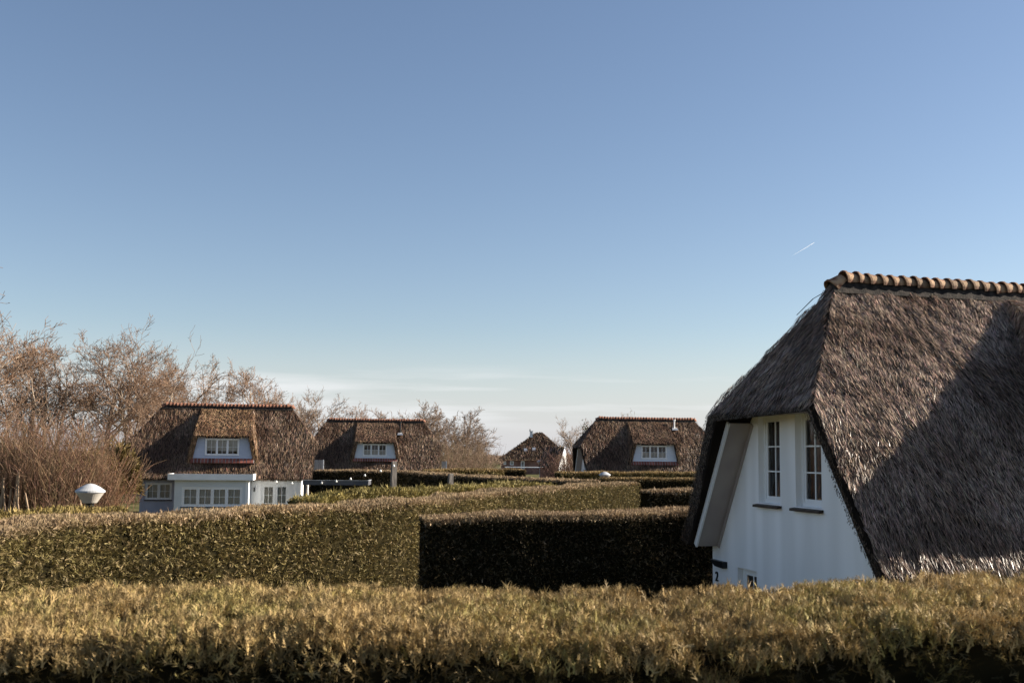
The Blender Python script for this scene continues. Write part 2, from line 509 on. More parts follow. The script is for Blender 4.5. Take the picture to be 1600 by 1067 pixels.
def tile_mesh(name, rl, rr, ln, th=0.022, n=10):
    """half round ridge tile along +x, wide at x=0, narrow at x=ln"""
    vs, fs = [], []
    def ring(x, r):
        return [(x, r * math.cos(a) * 1.0, r * math.sin(a) * 1.05) for a in [math.radians(-8 + 196 * i / n) for i in range(n + 1)]]
    rings = [ring(0, rl), ring(0.04, rl), ring(0.045, rl - 0.015), ring(ln, rr), ring(ln, rr - th), ring(0, rl - th)]
    for r in rings: vs += r
    k = n + 1
    for j in range(len(rings)):
        jj = (j + 1) % len(rings)
        for i in range(n):
            fs.append((j * k + i, j * k + i + 1, jj * k + i + 1, jj * k + i))
    me = bpy.data.meshes.new(name); me.from_pydata(vs, [], fs); me.update()
    import bmesh
    bm = bmesh.new(); bm.from_mesh(me); bmesh.ops.recalc_face_normals(bm, faces=bm.faces); bm.to_mesh(me); bm.free()
    return me

def cottage(label, X, Y, w, L, hx, hy, zh, bx, by, ze, strawmat, tilemat, dens, sl, sw, wallmat, boardmat, opt):
    rs = np.random.default_rng(opt['seed'])
    root = tag(empty('thatched_cottage', (X, Y, 0), w), label, 'cottage', 'thatched cottages')
    zr = 6.97
    t = 0.30
    # ---- roof shell
    sx = L / 2
    O = {'A': (-sx, 0, zr), 'a': (sx, 0, zr),
         'B': (-sx - hx, -hy, zh), 'b': (sx + hx, -hy, zh), 'C': (-sx - bx, -by, ze), 'c': (sx + bx, -by, ze),
         'P': (-sx - hx, hy, zh), 'p': (sx + hx, hy, zh), 'Q': (-sx - bx, by, ze), 'q': (sx + bx, by, ze)}
    dy, dz = t * 1.2, t * 0.35
    dyf = opt.get('front_thick', dy)
    I = {}
    for k, (x, y, z) in O.items():
        if k in 'Aa': I[k] = (x * 1.0, 0, zr - 0.55)
        else: I[k] = (x, y + (dyf if y < 0 else -dy), z - dz * (dyf / dy if y < 0 else 1))
    names = list(O)
    vs = [O[k] for k in names] + [I[k] for k in names]
    ix = {k: i for i, k in enumerate(names)}
    N = len(names)
    def F(s, inner=False):
        q = [ix[c] + (N if inner else 0) for c in s]
        return tuple(q[::-1]) if inner else tuple(q)
    fs = []
    for s in ('ABba', 'BCcb', 'AapP', 'PpqQ', 'APB', 'abp'):
        fs.append(F(s)); fs.append(F(s, True))
    for a_, b_ in ('BC', 'Cc', 'cb', 'PQ', 'Qq', 'qp', 'BP', 'bp'):
        fs.append((ix[a_], ix[b_], ix[b_] + N, ix[a_] + N))
    me = bpy.data.meshes.new('thatch_roof'); me.from_pydata(vs, [], fs); me.update()
    import bmesh
    bm = bmesh.new(); bm.from_mesh(me); bmesh.ops.recalc_face_normals(bm, faces=bm.faces); bm.to_mesh(me); bm.free()
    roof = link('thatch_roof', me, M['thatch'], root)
    # ---- dormer hood
    yo, yi = -by + 0.18 - opt.get('lip', 0), -by + 0.18 + 0.36            # front lip and recessed front
    zl = 4.96; zt = 5.16; zc = zt - opt.get('cdrop', 0.14); zb = opt.get('zb', 3.30)
    def roof_y(z):
        return -(hy + (zh - z) / (zh - ze) * (by - hy)) if z < zh else -(zr - z) / (zr - zh) * hy
    hwT, hwF, hwB = 1.62, opt.get('hwF', 1.78), opt.get('hwF', 1.78) + 0.42
    dsh = opt.get('dshift', 0.0)
    def hood_pts(o):
        return {'TL': (-hwT + dsh, -0.06, zr - 0.12), 'TR': (hwT + dsh, -0.06, zr - 0.12),
                'FL': (-hwF + dsh, yo, zc), 'FR': (hwF + dsh, yo, zc),
                'BL': (-hwB + dsh, roof_y(zb) - 0.02, zb), 'BR': (hwB + dsh, roof_y(zb) - 0.02, zb)}
    H = hood_pts(0)
    d = MB()
    iFL, iFR = (-hwF + 0.22 + dsh, yo, zl), (hwF - 0.22 + dsh, yo, zl)
    iBL, iBR = (-hwB + 0.30 + dsh, roof_y(zb) - 0.03, zb), (hwB - 0.30 + dsh, roof_y(zb) - 0.03, zb)
    back = 0.9
    def bk(p): return (p[0], p[1] + back, p[2])
    v = [H['TL'], H['TR'], H['FR'], H['FL'], H['BL'], H['BR'], iFL, iFR, iBL, iBR, bk(iFL), bk(iFR), bk(iBL), bk(iBR),
         (-hwT + dsh, 0.1, zr - 0.5), (hwT + dsh, 0.1, zr - 0.5)]
    f = [(0, 1, 2, 3), (0, 3, 4), (1, 5, 2), (3, 2, 7, 6), (3, 6, 8, 4), (2, 5, 9, 7),
         (6, 7, 11, 10), (6, 10, 12, 8), (7, 9, 13, 11)]
    d.add(v, f)
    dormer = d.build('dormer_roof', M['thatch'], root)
    # ---- straw coats
    Of = lambda s: [O[c] for c in s]
    fd, bd = opt.get('front_d', 1.0), opt.get('back_d', 0.25)
    lip = 0.10
    Ce = lambda k: (O[k][0], O[k][1] + (-0.06 if O[k][1] < 0 else 0.06), O[k][2] - lip)
    faces = [([O['A'], O['B'], O['b'], O['a']], fd), ([O['B'], O['C'], O['c'], O['b']], fd),
             ([O['A'], O['P'], O['B']], 1.0), ([O['a'], O['b'], O['p']], 0.8 if opt['seed'] != 1 else 0.1),
             ([O['A'], O['a'], O['p'], O['P']], bd), ([O['P'], O['p'], O['q'], O['Q']], bd),
             # cut faces along barges and eaves
             ([O['C'], I['C'], I['c'], O['c']], 0.5)]
    v_, f_, t_ = straw_on(faces, dens, sl, sw, 0.085, rs)
    npmesh('straw', v_, f_, strawmat, roof, 'stuff', t_)
    # short cut reed ends on the trimmed faces along barges and hip eaves
    cuts = [([O['B'], I['B'], I['C'], O['C']], 1.0), ([O['P'], O['Q'], I['Q'], I['P']], 1.0),
            ([O['b'], O['c'], I['c'], I['b']], 1.0), ([O['B'], O['P'], I['P'], I['B']], 1.0)]
    v_, f_, t_ = straw_on(cuts, dens * 1.5, sl * 0.22, sw, 0.05, rs)
    npmesh('cut_reed', v_, f_, strawmat, roof, 'stuff', t_ * 0.30)
    hf = [([H['TL'], H['FL'], H['FR'], H['TR']], 1.0), ([H['TL'], H['BL'], H['FL']], 1.0), ([H['TR'], H['FR'], H['BR']], 1.0),
          ([H['FL'], iFL, iFR, H['FR']], 0.8), ([H['FL'], H['BL'], iBL, iFL], 0.8), ([H['FR'], iFR, iBR, H['BR']], 0.8)]
    v_, f_, t_ = straw_on(hf, dens, sl * 0.9, sw, 0.085, rs)
    npmesh('straw', v_, f_, strawmat, dormer, 'stuff', t_ * np.array(opt.get('hood_tint', (1, 1, 1)))[None])
    # ---- ridge
    pitch = 0.236
    tm = tile_mesh('ridge_tile', 0.185, 0.12, 0.27)
    m = MB()
    m.prism([(-sx - 0.12, -0.20, zr - 0.15), (-sx - 0.12, 0.20, zr - 0.15), (-sx - 0.05, 0.10, zr + 0.07), (-sx - 0.05, -0.10, zr + 0.07)],
            [(sx + 0.12, -0.20, zr - 0.15), (sx + 0.12, 0.20, zr - 0.15), (sx + 0.05, 0.10, zr + 0.07), (sx + 0.05, -0.10, zr + 0.07)])
    m.build('ridge_mortar', M['mortar'], root)
    nt = int(round(L / pitch))
    for i in range(nt):
        x = -sx + 0.16 + i * ((L - 0.2) / nt)
        o = link('ridge_tile', tm, tilemat, root)
        up = 0.05 * (1 - min(1, (x + sx) / 0.9)) + 0.05 * (1 - min(1, (sx - x) / 0.9))
        o.location = (x, rs.normal(0, 0.006), zr + 0.05 + up + rs.normal(0, 0.006))
        o.rotation_euler = (rs.normal(0, 0.05), -0.05 + rs.normal(0, 0.035), rs.normal(0, 0.05))
    for s in (-1, 1):
        o = link('ridge_tile', tm, tilemat, root)
        a = math.atan2(zr - zh, hx)
        o.location = (-sx - 0.04, 0, zr - 0.07) if s < 0 else (sx - 0.02, 0, zr + 0.09)
        o.rotation_euler = (0, s * a * 0.7, 0)
    # ---- walls
    yw = opt.get('yw', by - 0.42)
    def slope_y(z): return hy - dyf * 0.5 + (zh - z) / (zh - ze) * (by - hy)
    ztop = zh + 0.08
    zw = ze + 0.05
    while slope_y(zw) > yw and zw < zh: zw += 0.02
    def gable(s, holes, mt):
        xg = s * (sx + 0.84)
        T = frame_T((xg, 0, 0), (0, s, 0), (s, 0, 0))
        poly = [(-yw, 0), (yw, 0), (yw, zw), (hy - dyf * 0.5, ztop), (-hy + dyf * 0.5, ztop), (-yw, zw)]
        wall_mesh('gable_wall', [poly] + holes, T, 0.24, mt, root)
        return T
    TL = gable(-1, opt.get('gable_holes', []), wallmat)
    gable(1, [], opt.get('wall_right', wallmat))
    TF = frame_T((0, -yw, 0), (1, 0, 0), (0, -1, 0))
    xw = sx + 0.84 - 0.24
    for (ua, ub, holes, mt) in opt.get('front', [(-xw, xw, [], wallmat)]):
        wall_mesh('front_wall', [rect(ua, 0, ub, zw - 0.04)] + holes, TF, 0.2, mt, root)
    TB = frame_T((0, yw, 0), (-1, 0, 0), (0, 1, 0))
    wall_mesh('back_wall', [rect(-xw, 0, xw, zw - 0.04)], TB, 0.2, wallmat, root)
    # ---- barge boards, soffits
    for s in (-1, 1):
        for q in (-1, 1):
            xb = s * (sx + 1.28)
            ed = dyf if q < 0 else dy
            p0 = (hy - ed + 0.03, zh - dz + 0.02); p1 = (by - ed - 0.02, ze - dz + 0.05)
            e = np.array([p1[0] - p0[0], p1[1] - p0[1]]); e = e / np.linalg.norm(e); nn = np.array([e[1], -e[0]])
            nn = -nn if nn[0] > 0 else nn
            def quad(x, off, th):
                return [(x, q * (p0[0] + nn[0] * off), p0[1] + nn[1] * off), (x, q * (p1[0] + nn[0] * off), p1[1] + nn[1] * off),
                        (x, q * (p1[0] + nn[0] * (off + th)), p1[1] + nn[1] * (off + th)), (x, q * (p0[0] + nn[0] * (off + th)), p0[1] + nn[1] * (off + th))]
            b = MB(); b.prism(quad(xb, 0.0, 0.13), quad(xb + s * 0.035, 0.0, 0.13)); b.build('barge_board', M['white_paint'], root)
            b = MB(); b.prism(quad(xb - s * 0.003, 0.085, 0.02), quad(s * (sx + 0.842), 0.085, 0.02)); b.build('soffit', M['soffit'], root)
            b = MB(); b.prism(quad(s * (sx + 0.843), 0.108, 0.07), quad(s * (sx + 0.865), 0.108, 0.07)); b.build('wall_trim', M['soffit'], root)
        b = MB(); b.box((s * (sx + 0.842) if s > 0 else -(sx + hx - 0.12), -hy + dyf + 0.05, zh - 0.02), (s * (sx + hx - 0.12) if s > 0 else -(sx + 0.842), hy - dy - 0.05, zh + 0.02))
        b.build('hip_soffit', M['soffit'], root)
    # ---- dormer front: boards, window, brick sill course
    zb0 = opt.get('zboard', 3.62)
    yfront = yi
    TD = frame_T((dsh, yfront, 0), (1, 0, 0), (0, -1, 0))
    wu0, wu1, wv0, wv1 = opt.get('dwin', (-1.1, 1.0, 3.80, 4.88))
    def hw(z): return 1.55 + (zl - z) / (zl - zb) * 0.42
    nb = opt.get('nboards', 9)
    bh = (zl + 0.03 - zb0) / nb
    for i in range(nb):
        z0 = zb0 + i * bh; z1 = z0 + bh + 0.012
        segs = [(-hw(z0), hw(z0))]
        if z1 > wv0 + 0.01 and z0 < wv1 - 0.01: segs = [(-hw(z0), wu0), (wu1, hw(z0))]
        for a_, b_ in segs:
            q = MB(TD)
            q.prism([(a_, z0, 0.0), (a_, z0, 0.022), (a_, z1, 0.006), (a_, z1, -0.012)], [(b_, z0, 0.0), (b_, z0, 0.022), (b_, z1, 0.006), (b_, z1, -0.012)])
            q.build('cladding_board', boardmat, root)
    window(root, TD, wu0, wv0, wu1, wv1, 3, 2, 2, rec=-0.045, fw=0.075, cw=0.035, mw=0.022, curtain=opt['dcurtain'], name='dormer_window')
    nbk = 18
    half = hw(zb0) + 0.06
    for i in range(nbk):
        a_ = -half + 2 * half * i / nbk
        q = MB(TD)
        wv = 2 * half / nbk - 0.05
        tz = rs.normal(0, 0.004)
        q.prism([(a_, zb0 - 0.27, 0.19 + tz), (a_ + wv, zb0 - 0.27, 0.19 + tz), (a_ + wv, zb0 - 0.005, 0.045 + tz), (a_, zb0 - 0.005, 0.045 + tz)],
                [(a_, zb0 - 0.32, 0.06), (a_ + wv, zb0 - 0.32, 0.06), (a_ + wv, zb0 - 0.03, -0.06), (a_, zb0 - 0.03, -0.06)])
        q.build('brick', M['brick'], root)
    q = MB(TD)
    q.prism([(-half, zb0 - 0.275, 0.175), (half, zb0 - 0.275, 0.175), (half, zb0 - 0.012, 0.034), (-half, zb0 - 0.012, 0.034)],
            [(-half, zb0 - 0.33, 0.0), (half, zb0 - 0.33, 0.0), (half, zb0 - 0.05, -0.08), (-half, zb0 - 0.05, -0.08)])
    q.build('brick_joint', M['joint'], root)
    if 'flue' in opt:
        x, y, z, h, dark = opt['flue']
        q = MB(); q.tube((x, y, z - 0.3), (x, y, z + h), 0.06, 0.06, 10); q.tube((x, y, z + h), (x, y, z + h + 0.12), 0.10, 0.10, 10)
        fl = q.build('flue_pipe', M['black'] if dark else M['white_paint'], root)
        q = MB(); q.prism([(x - 0.26, y - 0.26, z - 0.14), (x + 0.26, y - 0.26, z - 0.14), (x + 0.2, y + 0.1, z + 0.0), (x - 0.2, y + 0.1, z + 0.0)],
                          [(x - 0.22, y - 0.22, z - 0.02), (x + 0.22, y - 0.22, z - 0.02), (x + 0.15, y + 0.1, z + 0.12), (x - 0.15, y + 0.1, z + 0.12)])
        q.build('flue_flashing', M['steel'], fl)
    return root, TL, TF, TD

# near cottage, right -----------------------------------------------------
gh = [rect(-1.24, 3.20, -0.44, 4.76), rect(0.10, 3.20, 0.93, 4.76), rect(-2.12, 0.75, -1.35, 1.97)]
near, TL, TF, TD = cottage('large near thatched cottage with white gable and two tall windows',
    9.62, 19.06, 0.24, 8.4, 1.52, 1.89, 4.755, 1.37, 3.42, 2.40, M['straw_grey'], M['tile_orange'], 2600, 0.165, 0.0085, M['stucco'], M['board_pale'],
    dict(seed=1, yw=3.22, gable_holes=gh, dcurtain=[(0.0, 0.5, M['curtain'], 0.02, 0.98)], dshift=0.75, back_d=0.05, front_thick=0.17, lip=0.36, hwF=2.5, cdrop=-0.04))  # unseen dormer's lip and width enlarged to lengthen its cast shadow
for (u0, v0, u1, v1) in ((-1.24, 3.20, -0.44, 4.76), (0.10, 3.20, 0.93, 4.76)):
    window(near, TL, u0, v0, u1, v1, 1, 2, 3, rec=0.11, fw=0.07, cw=0.055, mw=0.026, sill=0.09,
           curtain=[(0.02, 0.98, M['curtain_dark'], 0.02, 0.62)])
window(near, TL, -2.12, 0.75, -1.35, 1.97, 1, 2, 2, rec=0.11, fw=0.07, cw=0.055, mw=0.026, sill=0.09,
       curtain=[(0.02, 0.98, M['curtain_dark'], 0.02, 0.98)])
q = MB(TL)
q.prism([(-3.16, 2.02, 0.10), (-2.56, 2.02, 0.10), (-2.56, 1.90, 0.10), (-2.92, 1.91, 0.10)], [(-3.16, 2.02, 0.0), (-2.56, 2.02, 0.0), (-2.56, 1.90, 0.0), (-2.92, 1.91, 0.0)])
q.build('wall_lamp', M['black'], near)
cu = bpy.data.curves.new('house_number', 'FONT'); cu.body = '2'; cu.size = 0.26; cu.extrude = 0.012
tmp = bpy.data.objects.new('house_number', cu); COL.objects.link(tmp)
dg = bpy.context.evaluated_depsgraph_get()
me = bpy.data.meshes.new_from_object(tmp.evaluated_get(dg)); bpy.data.objects.remove(tmp)
me.transform(TL @ Matrix.Translation((-3.07, 1.615, 0.013)))
me.materials.clear()
link('house_number', me, M['black'], near)
# loose wires at the hip end
q = MB()
pts = [(-4.30, 0, 6.9), (-4.62, -0.02, 6.72), (-4.95, -0.05, 6.42)]
for a, b in zip(pts, pts[1:]): q.tube(a, b, 0.008, 0.006, 5)
q.build('ridge_wire', M['black'], near)

# cottage on the left with the flat roofed extension ------------------------
cur_blind = [(0.26, 1.0, M['curtain'], 0.02, 0.98)]
cur_half = [(0.0, 0.5, M['curtain'], 0.02, 0.98), (0.5, 1.0, M['curtain_dark'], 0.0, 0.25), (0.5, 1.0, M['curtain_dark'], 0.36, 0.62), (0.5, 1.0, M['curtain_dark'], 0.8, 1.0)]
left, L_TL, L_TF, L_TD = cottage('left thatched cottage with blue-grey walls and a flat-roofed white extension',
    -18.75, 69.7, 0.165, 8.18, 1.67, 1.42, 4.72, 1.45, 2.95, 2.37, M['straw_brown'], M['tile_red'], 620, 0.36, 0.017, M['stucco_grey'], M['board_blue'],
    dict(seed=2, yw=2.52, wall_right=M['stucco'],
         front=[(-4.68, -2.45, [rect(-4.60, 1.02, -3.02, 2.06)], M['stucco_grey']), (1.62, 4.68, [rect(2.46, 0.08, 4.18, 2.02)], M['stucco'])],
         dcurtain=cur_blind, back_d=0.05, hood_tint=(1.35, 1.30, 1.12)))
window(left, L_TF, -4.60, 1.02, -3.02, 2.06, 2, 2, 2, rec=0.03, fw=0.07, cw=0.06, mw=0.03, sill=0.06, curtain=[(0.1, 1.0, M['curtain'], 0.1, 0.95)])
window(left, L_TF, 2.46, 0.08, 4.18, 2.02, 2, 2, 3, rec=0.03, fw=0.07, cw=0.12, mw=0.03, curtain=[(0.0, 1.0, M['curtain'], 0.02, 0.98)], name='french_door')
# extension: front wall, side walls, fascia, flat roof
ye = -4.75
TE = frame_T((0, ye, 0), (1, 0, 0), (0, -1, 0))
wall_mesh('extension_wall', [rect(-2.55, 0, 1.78, 2.30), rect(-2.10, 0.70, 1.48, 1.88)], TE, 0.15, M['panel_pale'], left)
window(left, TE, -2.10, 0.70, 1.48, 1.88, 4, 2, 2, rec=0.02, fw=0.09, cw=0.06, mw=0.03, sill=0.05, curtain=[(0.0, 1.0, M['curtain'], 0.01, 0.99)])
q = MB(); q.box((1.625, ye + 0.152, 0), (1.775, -2.53, 2.30)); q.build('extension_wall', M['panel_pale'], left)
q = MB(); q.box((-2.55, ye + 0.152, 0), (-2.40, -2.53, 2.30)); q.build('extension_wall', M['panel_pale'], left)
q = MB(); q.box((1.66, ye - 0.05, 0.0), (1.84, ye - 0.004, 2.30)); q.box((1.784, ye, 0.0), (1.84, ye + 0.14, 2.30)); q.build('corner_board', M['white_paint'], left)
q = MB(); q.box((-2.92, ye - 0.33, 2.31), (2.12, ye - 0.28, 2.68)); q.box((2.07, ye - 0.28, 2.31), (2.12, -2.56, 2.68)); q.box((-2.92, ye - 0.28, 2.31), (-2.87, -2.56, 2.68))
q.build('fascia', M['white_paint'], left)
q = MB(); q.box((-2.868, ye - 0.279, 2.32), (2.068, -2.54, 2.64)); q.build('flat_roof', M['dark_grey'], left)
q = MB(); q.tube((5.36, -2.62, 0), (5.36, -2.62, 2.1), 0.05, 0.05, 8); q.build('downpipe', M['white_paint'], left)
q = MB(TF if False else L_TF); q.box((1.98, 1.55, 0.0), (2.06, 1.80, 0.09)); q.build('porch_lamp', M['black'], left)

cottage('far middle thatched cottage with a dark flue by its dormer',
    -12.44, 96.3, 0.14, 8.6, 1.58, 1.56, 4.73, 1.30, 3.0, 2.4, M['straw_brown'], M['tile_red'], 460, 0.38, 0.020, M['stucco'], M['board_pale'],
    dict(seed=3, dcurtain=cur_half, flue=(2.2, -0.85, 5.85, 0.95, True), back_d=0.05, nboards=8))
cottage('far right thatched cottage with a pale flue and a narrow white gable',
    10.91, 86.5, 0.15, 8.14, 1.68, 1.70, 4.75, 1.32, 2.93, 2.45, M['straw_brown'], M['tile_red'], 480, 0.38, 0.019, M['stucco'], M['board_pale'],
    dict(seed=4, gable_holes=[rect(-0.95, 2.9, -0.35, 4.5), rect(0.25, 2.9, 0.80, 4.5)], dcurtain=cur_half, flue=(2.25, -0.55, 6.3, 0.62, False), back_d=0.05, nboards=8, dshift=0.05))
far_right = bpy.data.objects['thatched_cottage.003']
T3 = frame_T((-(8.14 / 2 + 0.84), 0, 0), (0, -1, 0), (-1, 0, 0))
for a, b in ((-0.95, -0.35), (0.25, 0.80)):
    window(far_right, T3, a, 2.9, b, 4.5, 1, 2, 3, rec=0.1, fw=0.06, cw=0.05, mw=0.03, sill=0.09, curtain=[(0, 1, M['curtain_dark'], 0, 1)])

# ------------------------------------------------------------------ hedges
def catmull(P, n):
    P = np.array(P, float)
    Q = np.concatenate([[2 * P[0] - P[1]], P, [2 * P[-1] - P[-2]]])
    out = []
    for i in range(1, len(Q) - 2):
        for t in np.linspace(0, 1, n, endpoint=False):
            a, b, c, d = Q[i - 1], Q[i], Q[i + 1], Q[i + 2]
            out.append(0.5 * ((2 * b) + (-a + c) * t + (2 * a - 5 * b + 4 * c - d) * t * t + (-a + 3 * b - 3 * c + d) * t ** 3))
    out.append(P[-1])
    return np.array(out)

def wob(p, k=1.0, ph=0.0):
    x, y, z = p[..., 0] * k, p[..., 1] * k, p[..., 2] * k
    return (np.sin(1.7 * x + 0.9 * z + ph) + np.sin(1.3 * y - 1.9 * z + 1.1 + ph) + np.sin(2.9 * x + 2.3 * y + 0.7) * 0.7 + np.sin(4.1 * z + 3.3 * x - 2.7 * y) * 0.6) / 3.3

def hedge(label, path, width, zb, n, L, W, nb, seed, top_col, side_col, face_frac=(0.45, 0.45, 0.10), end_frac=0.04,
          up=0.5, near_pow=1.0, diamond=False, bump=0.05, group='clipped conifer hedges', upright=0.0, rnd=0.16, jag=1.0, gaps=0.0, gk=5.0, green=0.25):
    """path: (x, y, ztop) along the centre of the face the camera sees; the body lies behind it"""
    rs = np.random.default_rng(seed)
    C = catmull(path, 24)
    if seed != 11:
        C[:, 2] += 0.012 * np.sin(C[:, 0] * 1.3 + C[:, 1] * 0.9 + seed) + 0.010 * np.sin(C[:, 1] * 2.1 - C[:, 0] * 1.7)
    seg = np.linalg.norm(np.diff(C[:, :2], axis=0), axis=1)
    s = np.concatenate([[0], np.cumsum(seg)])
    S = s[-1]
    m = max(8, int(S / 0.35))
    st = np.linspace(0, S, m + 1)
    def at(t):
        return np.stack([np.interp(t, s, C[:, i]) for i in range(3)], -1)
    def tang(t):
        d = at(np.clip(t + 0.25, 0, S)) - at(np.clip(t - 0.25, 0, S))
        d[..., 2] = 0
        return unit(d)
    # which side does the camera see
    mid = at(np.array([S * 0.5]))[0]; tg = tang(np.array([S * 0.5]))[0]
    nf = np.array([tg[1], -tg[0], 0])
    if nf @ np.array([-mid[0], -mid[1], 0]) < 0: sg = -1
    else: sg = 1
    def nrm(t):
        d = tang(t); return np.stack([d[..., 1], -d[..., 0], 0 * d[..., 0]], -1) * sg
    # core
    prof = [(0, 0), (0, 0.35), (0, 0.7), (0, 1), (1, 1.0)]
    rows = []
    base = at(st); N = nrm(st); zt = base[:, 2]
    for dpt, hf in ((0.06, 0), (0.06, 0.3), (0.06, 0.6), (0.06, 0.93), (0.16, 1.0), (width * 0.5, 1.0), (width - 0.16, 1.0), (width - 0.06, 0.93), (width - 0.06, 0)):
        p = base - N * dpt
        p[:, 2] = zb + (zt - 0.06 - zb) * hf
        w = wob(p) * bump
        p = p - N * 0.02 + N * w[:, None] * (1 if dpt < width / 2 else -1)
        if hf == 1.0: p[:, 2] += w
        rows.append(p)
    V = np.stack(rows, 1); k = V.shape[1]; mm = V.shape[0]
    i, j = np.meshgrid(np.arange(mm - 1), np.arange(k - 1), indexing='ij')
    a = (i * k + j).ravel()
    Fq = np.stack([a, a + 1, a + k + 1, a + k], 1)
    core_v = V.reshape(-1, 3)
    # end caps as quads from fan (front col to back col)
    caps = []
    for e in (0, mm - 1):
        for j in range(k // 2):
            q = [e * k + j, e * k + j + 1, e * k + k - 2 - j, e * k + k - 1 - j]
            caps.append(q)
    Fq = np.concatenate([Fq, np.array(caps)])
    root = tag(empty('hedge', (float(mid[0]), float(mid[1]), float(zb))), label, 'hedge', group)
    org = np.array([mid[0], mid[1], zb])
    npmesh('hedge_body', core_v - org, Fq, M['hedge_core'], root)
    # sprigs
    ts = np.linspace(0, S, 800)
    dist = np.linalg.norm(at(ts)[:, :2], axis=1)
    pdf = dist ** -near_pow; cdf = np.cumsum(pdf); cdf /= cdf[-1]
    t = np.interp(rs.random(n), cdf, ts)
    u = rs.random(n)
    ff, ft, fb = face_frac
    tot = ff + ft + fb + end_frac
    u *= tot
    base = at(t); N = nrm(t); Tg = tang(t)
    H = base[:, 2] - zb
    p = base.copy(); nn = np.zeros_like(p); istop = np.zeros(n)
    r = rs.random(n)
    A = u < ff
    # front face, denser near the top where it shows
    p[A] = base[A]; p[A, 2] = zb + H[A] * (1 - r[A] ** 1.25); nn[A] = N[A]
    B = (u >= ff) & (u < ff + ft)
    p[B] = base[B] - N[B] * (width * r[B])[:, None]; nn[B] = (0, 0, 1); istop[B] = 1
    D = (u >= ff + ft) & (u < ff + ft + fb)
    p[D] = base[D] - N[D] * width; p[D, 2] = zb + H[D] * (1 - r[D]); nn[D] = -N[D]
    E = u >= ff + ft + fb
    te = np.where(rs.random(n) < 0.5, 0.0, S)
    bE = at(te); nE = nrm(te); tE = tang(te)
    p[E] = (bE - nE * (width * rs.random(n))[:, None])[E]; p[E, 2] = (zb + (bE[:, 2] - zb) * r)[E]
    nn[E] = (tE * np.where(te > 0, 1, -1)[:, None])[E]
    # round the shoulder
    dtop = base[:, 2] - p[:, 2]
    sh = np.clip(1 - dtop / rnd, 0, 1) * A
    p = p - N * (sh ** 2 * rnd * 0.5)[:, None]
    ed = np.clip(1 - r * width / rnd, 0, 1) * B
    p[:, 2] -= ed ** 2 * rnd * 0.5
    w = wob(p) * bump + rs.normal(0, 0.012, n) * jag
    p = p + nn * w[:, None]
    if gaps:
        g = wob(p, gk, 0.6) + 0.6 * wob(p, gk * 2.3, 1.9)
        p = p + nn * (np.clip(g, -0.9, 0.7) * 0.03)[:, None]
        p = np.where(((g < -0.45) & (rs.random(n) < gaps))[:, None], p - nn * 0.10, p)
    # axis of each sprig
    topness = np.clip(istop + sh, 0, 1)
    ax = nn * 0.55 + np.array([0, 0, 1.0]) * (up * (0.35 + topness * 0.9))[:, None] + rs.normal(0, 0.42, (n, 3))
    ax = unit(ax)
    tall = np.where(rs.random(n) < 0.02 * jag, 1.8, 1.0)
    l = L * rs.uniform(0.55, 1.35, n) * tall
    fr = unit(np.cross(ax, rs.normal(0, 1, (n, 3))))
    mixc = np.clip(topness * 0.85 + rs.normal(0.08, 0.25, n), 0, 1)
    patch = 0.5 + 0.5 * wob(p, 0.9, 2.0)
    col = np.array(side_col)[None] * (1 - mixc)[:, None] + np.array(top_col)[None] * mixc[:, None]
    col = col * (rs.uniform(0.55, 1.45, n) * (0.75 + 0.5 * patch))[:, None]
    gn = np.clip(wob(p, 3.1, 4.0) + rs.normal(0, 0.45, n), 0, 1)[:, None] * green
    col = col * (1 - gn) + col * np.array([0.72, 0.92, 0.62]) * gn
    yel = np.clip(rs.normal(0, 0.5, n), 0, 1)[:, None]
    col = col * (1 - yel * 0.3) + col * np.array([1.15, 1.05, 0.6]) * yel * 0.3
    Vs, Fs, Ts, off = [], [], [], 0
    start = p - ax * (l * 0.45)[:, None]
    for b in range(nb):
        if b == 0:
            bp, bd, bl = start, ax, l
            bs = fr
        else:
            fpos = 0.15 + 0.7 * (b - 1) / max(1, nb - 1) + rs.uniform(-0.05, 0.05, n)
            sgn = 1 if b % 2 else -1
            bp = start + ax * (l * fpos)[:, None]
            bd = unit(ax * 0.75 + fr * sgn * rs.uniform(0.45, 0.8, n)[:, None] + rs.normal(0, 0.10, (n, 3)))
            bl = l * (0.62 - 0.42 * fpos)
            bs = unit(np.cross(bd, np.cross(ax, fr) + rs.normal(0, 0.3, (n, 3))))
        v, f = blades(bp, bd, bs, bl, W * bl / L * rs.uniform(0.8, 1.2, n) + W * 0.3, diamond)
        Vs.append(v); Fs.append(f + off); off += len(v)
        Ts.append(np.repeat(np.clip(col * rs.uniform(0.85, 1.2, n)[:, None], 0.002, 0.9), v.shape[0] // n, 0))
    npmesh('foliage', np.concatenate(Vs) - org, np.concatenate(Fs), M['sprig'], root, 'stuff', np.concatenate(Ts))
    return root

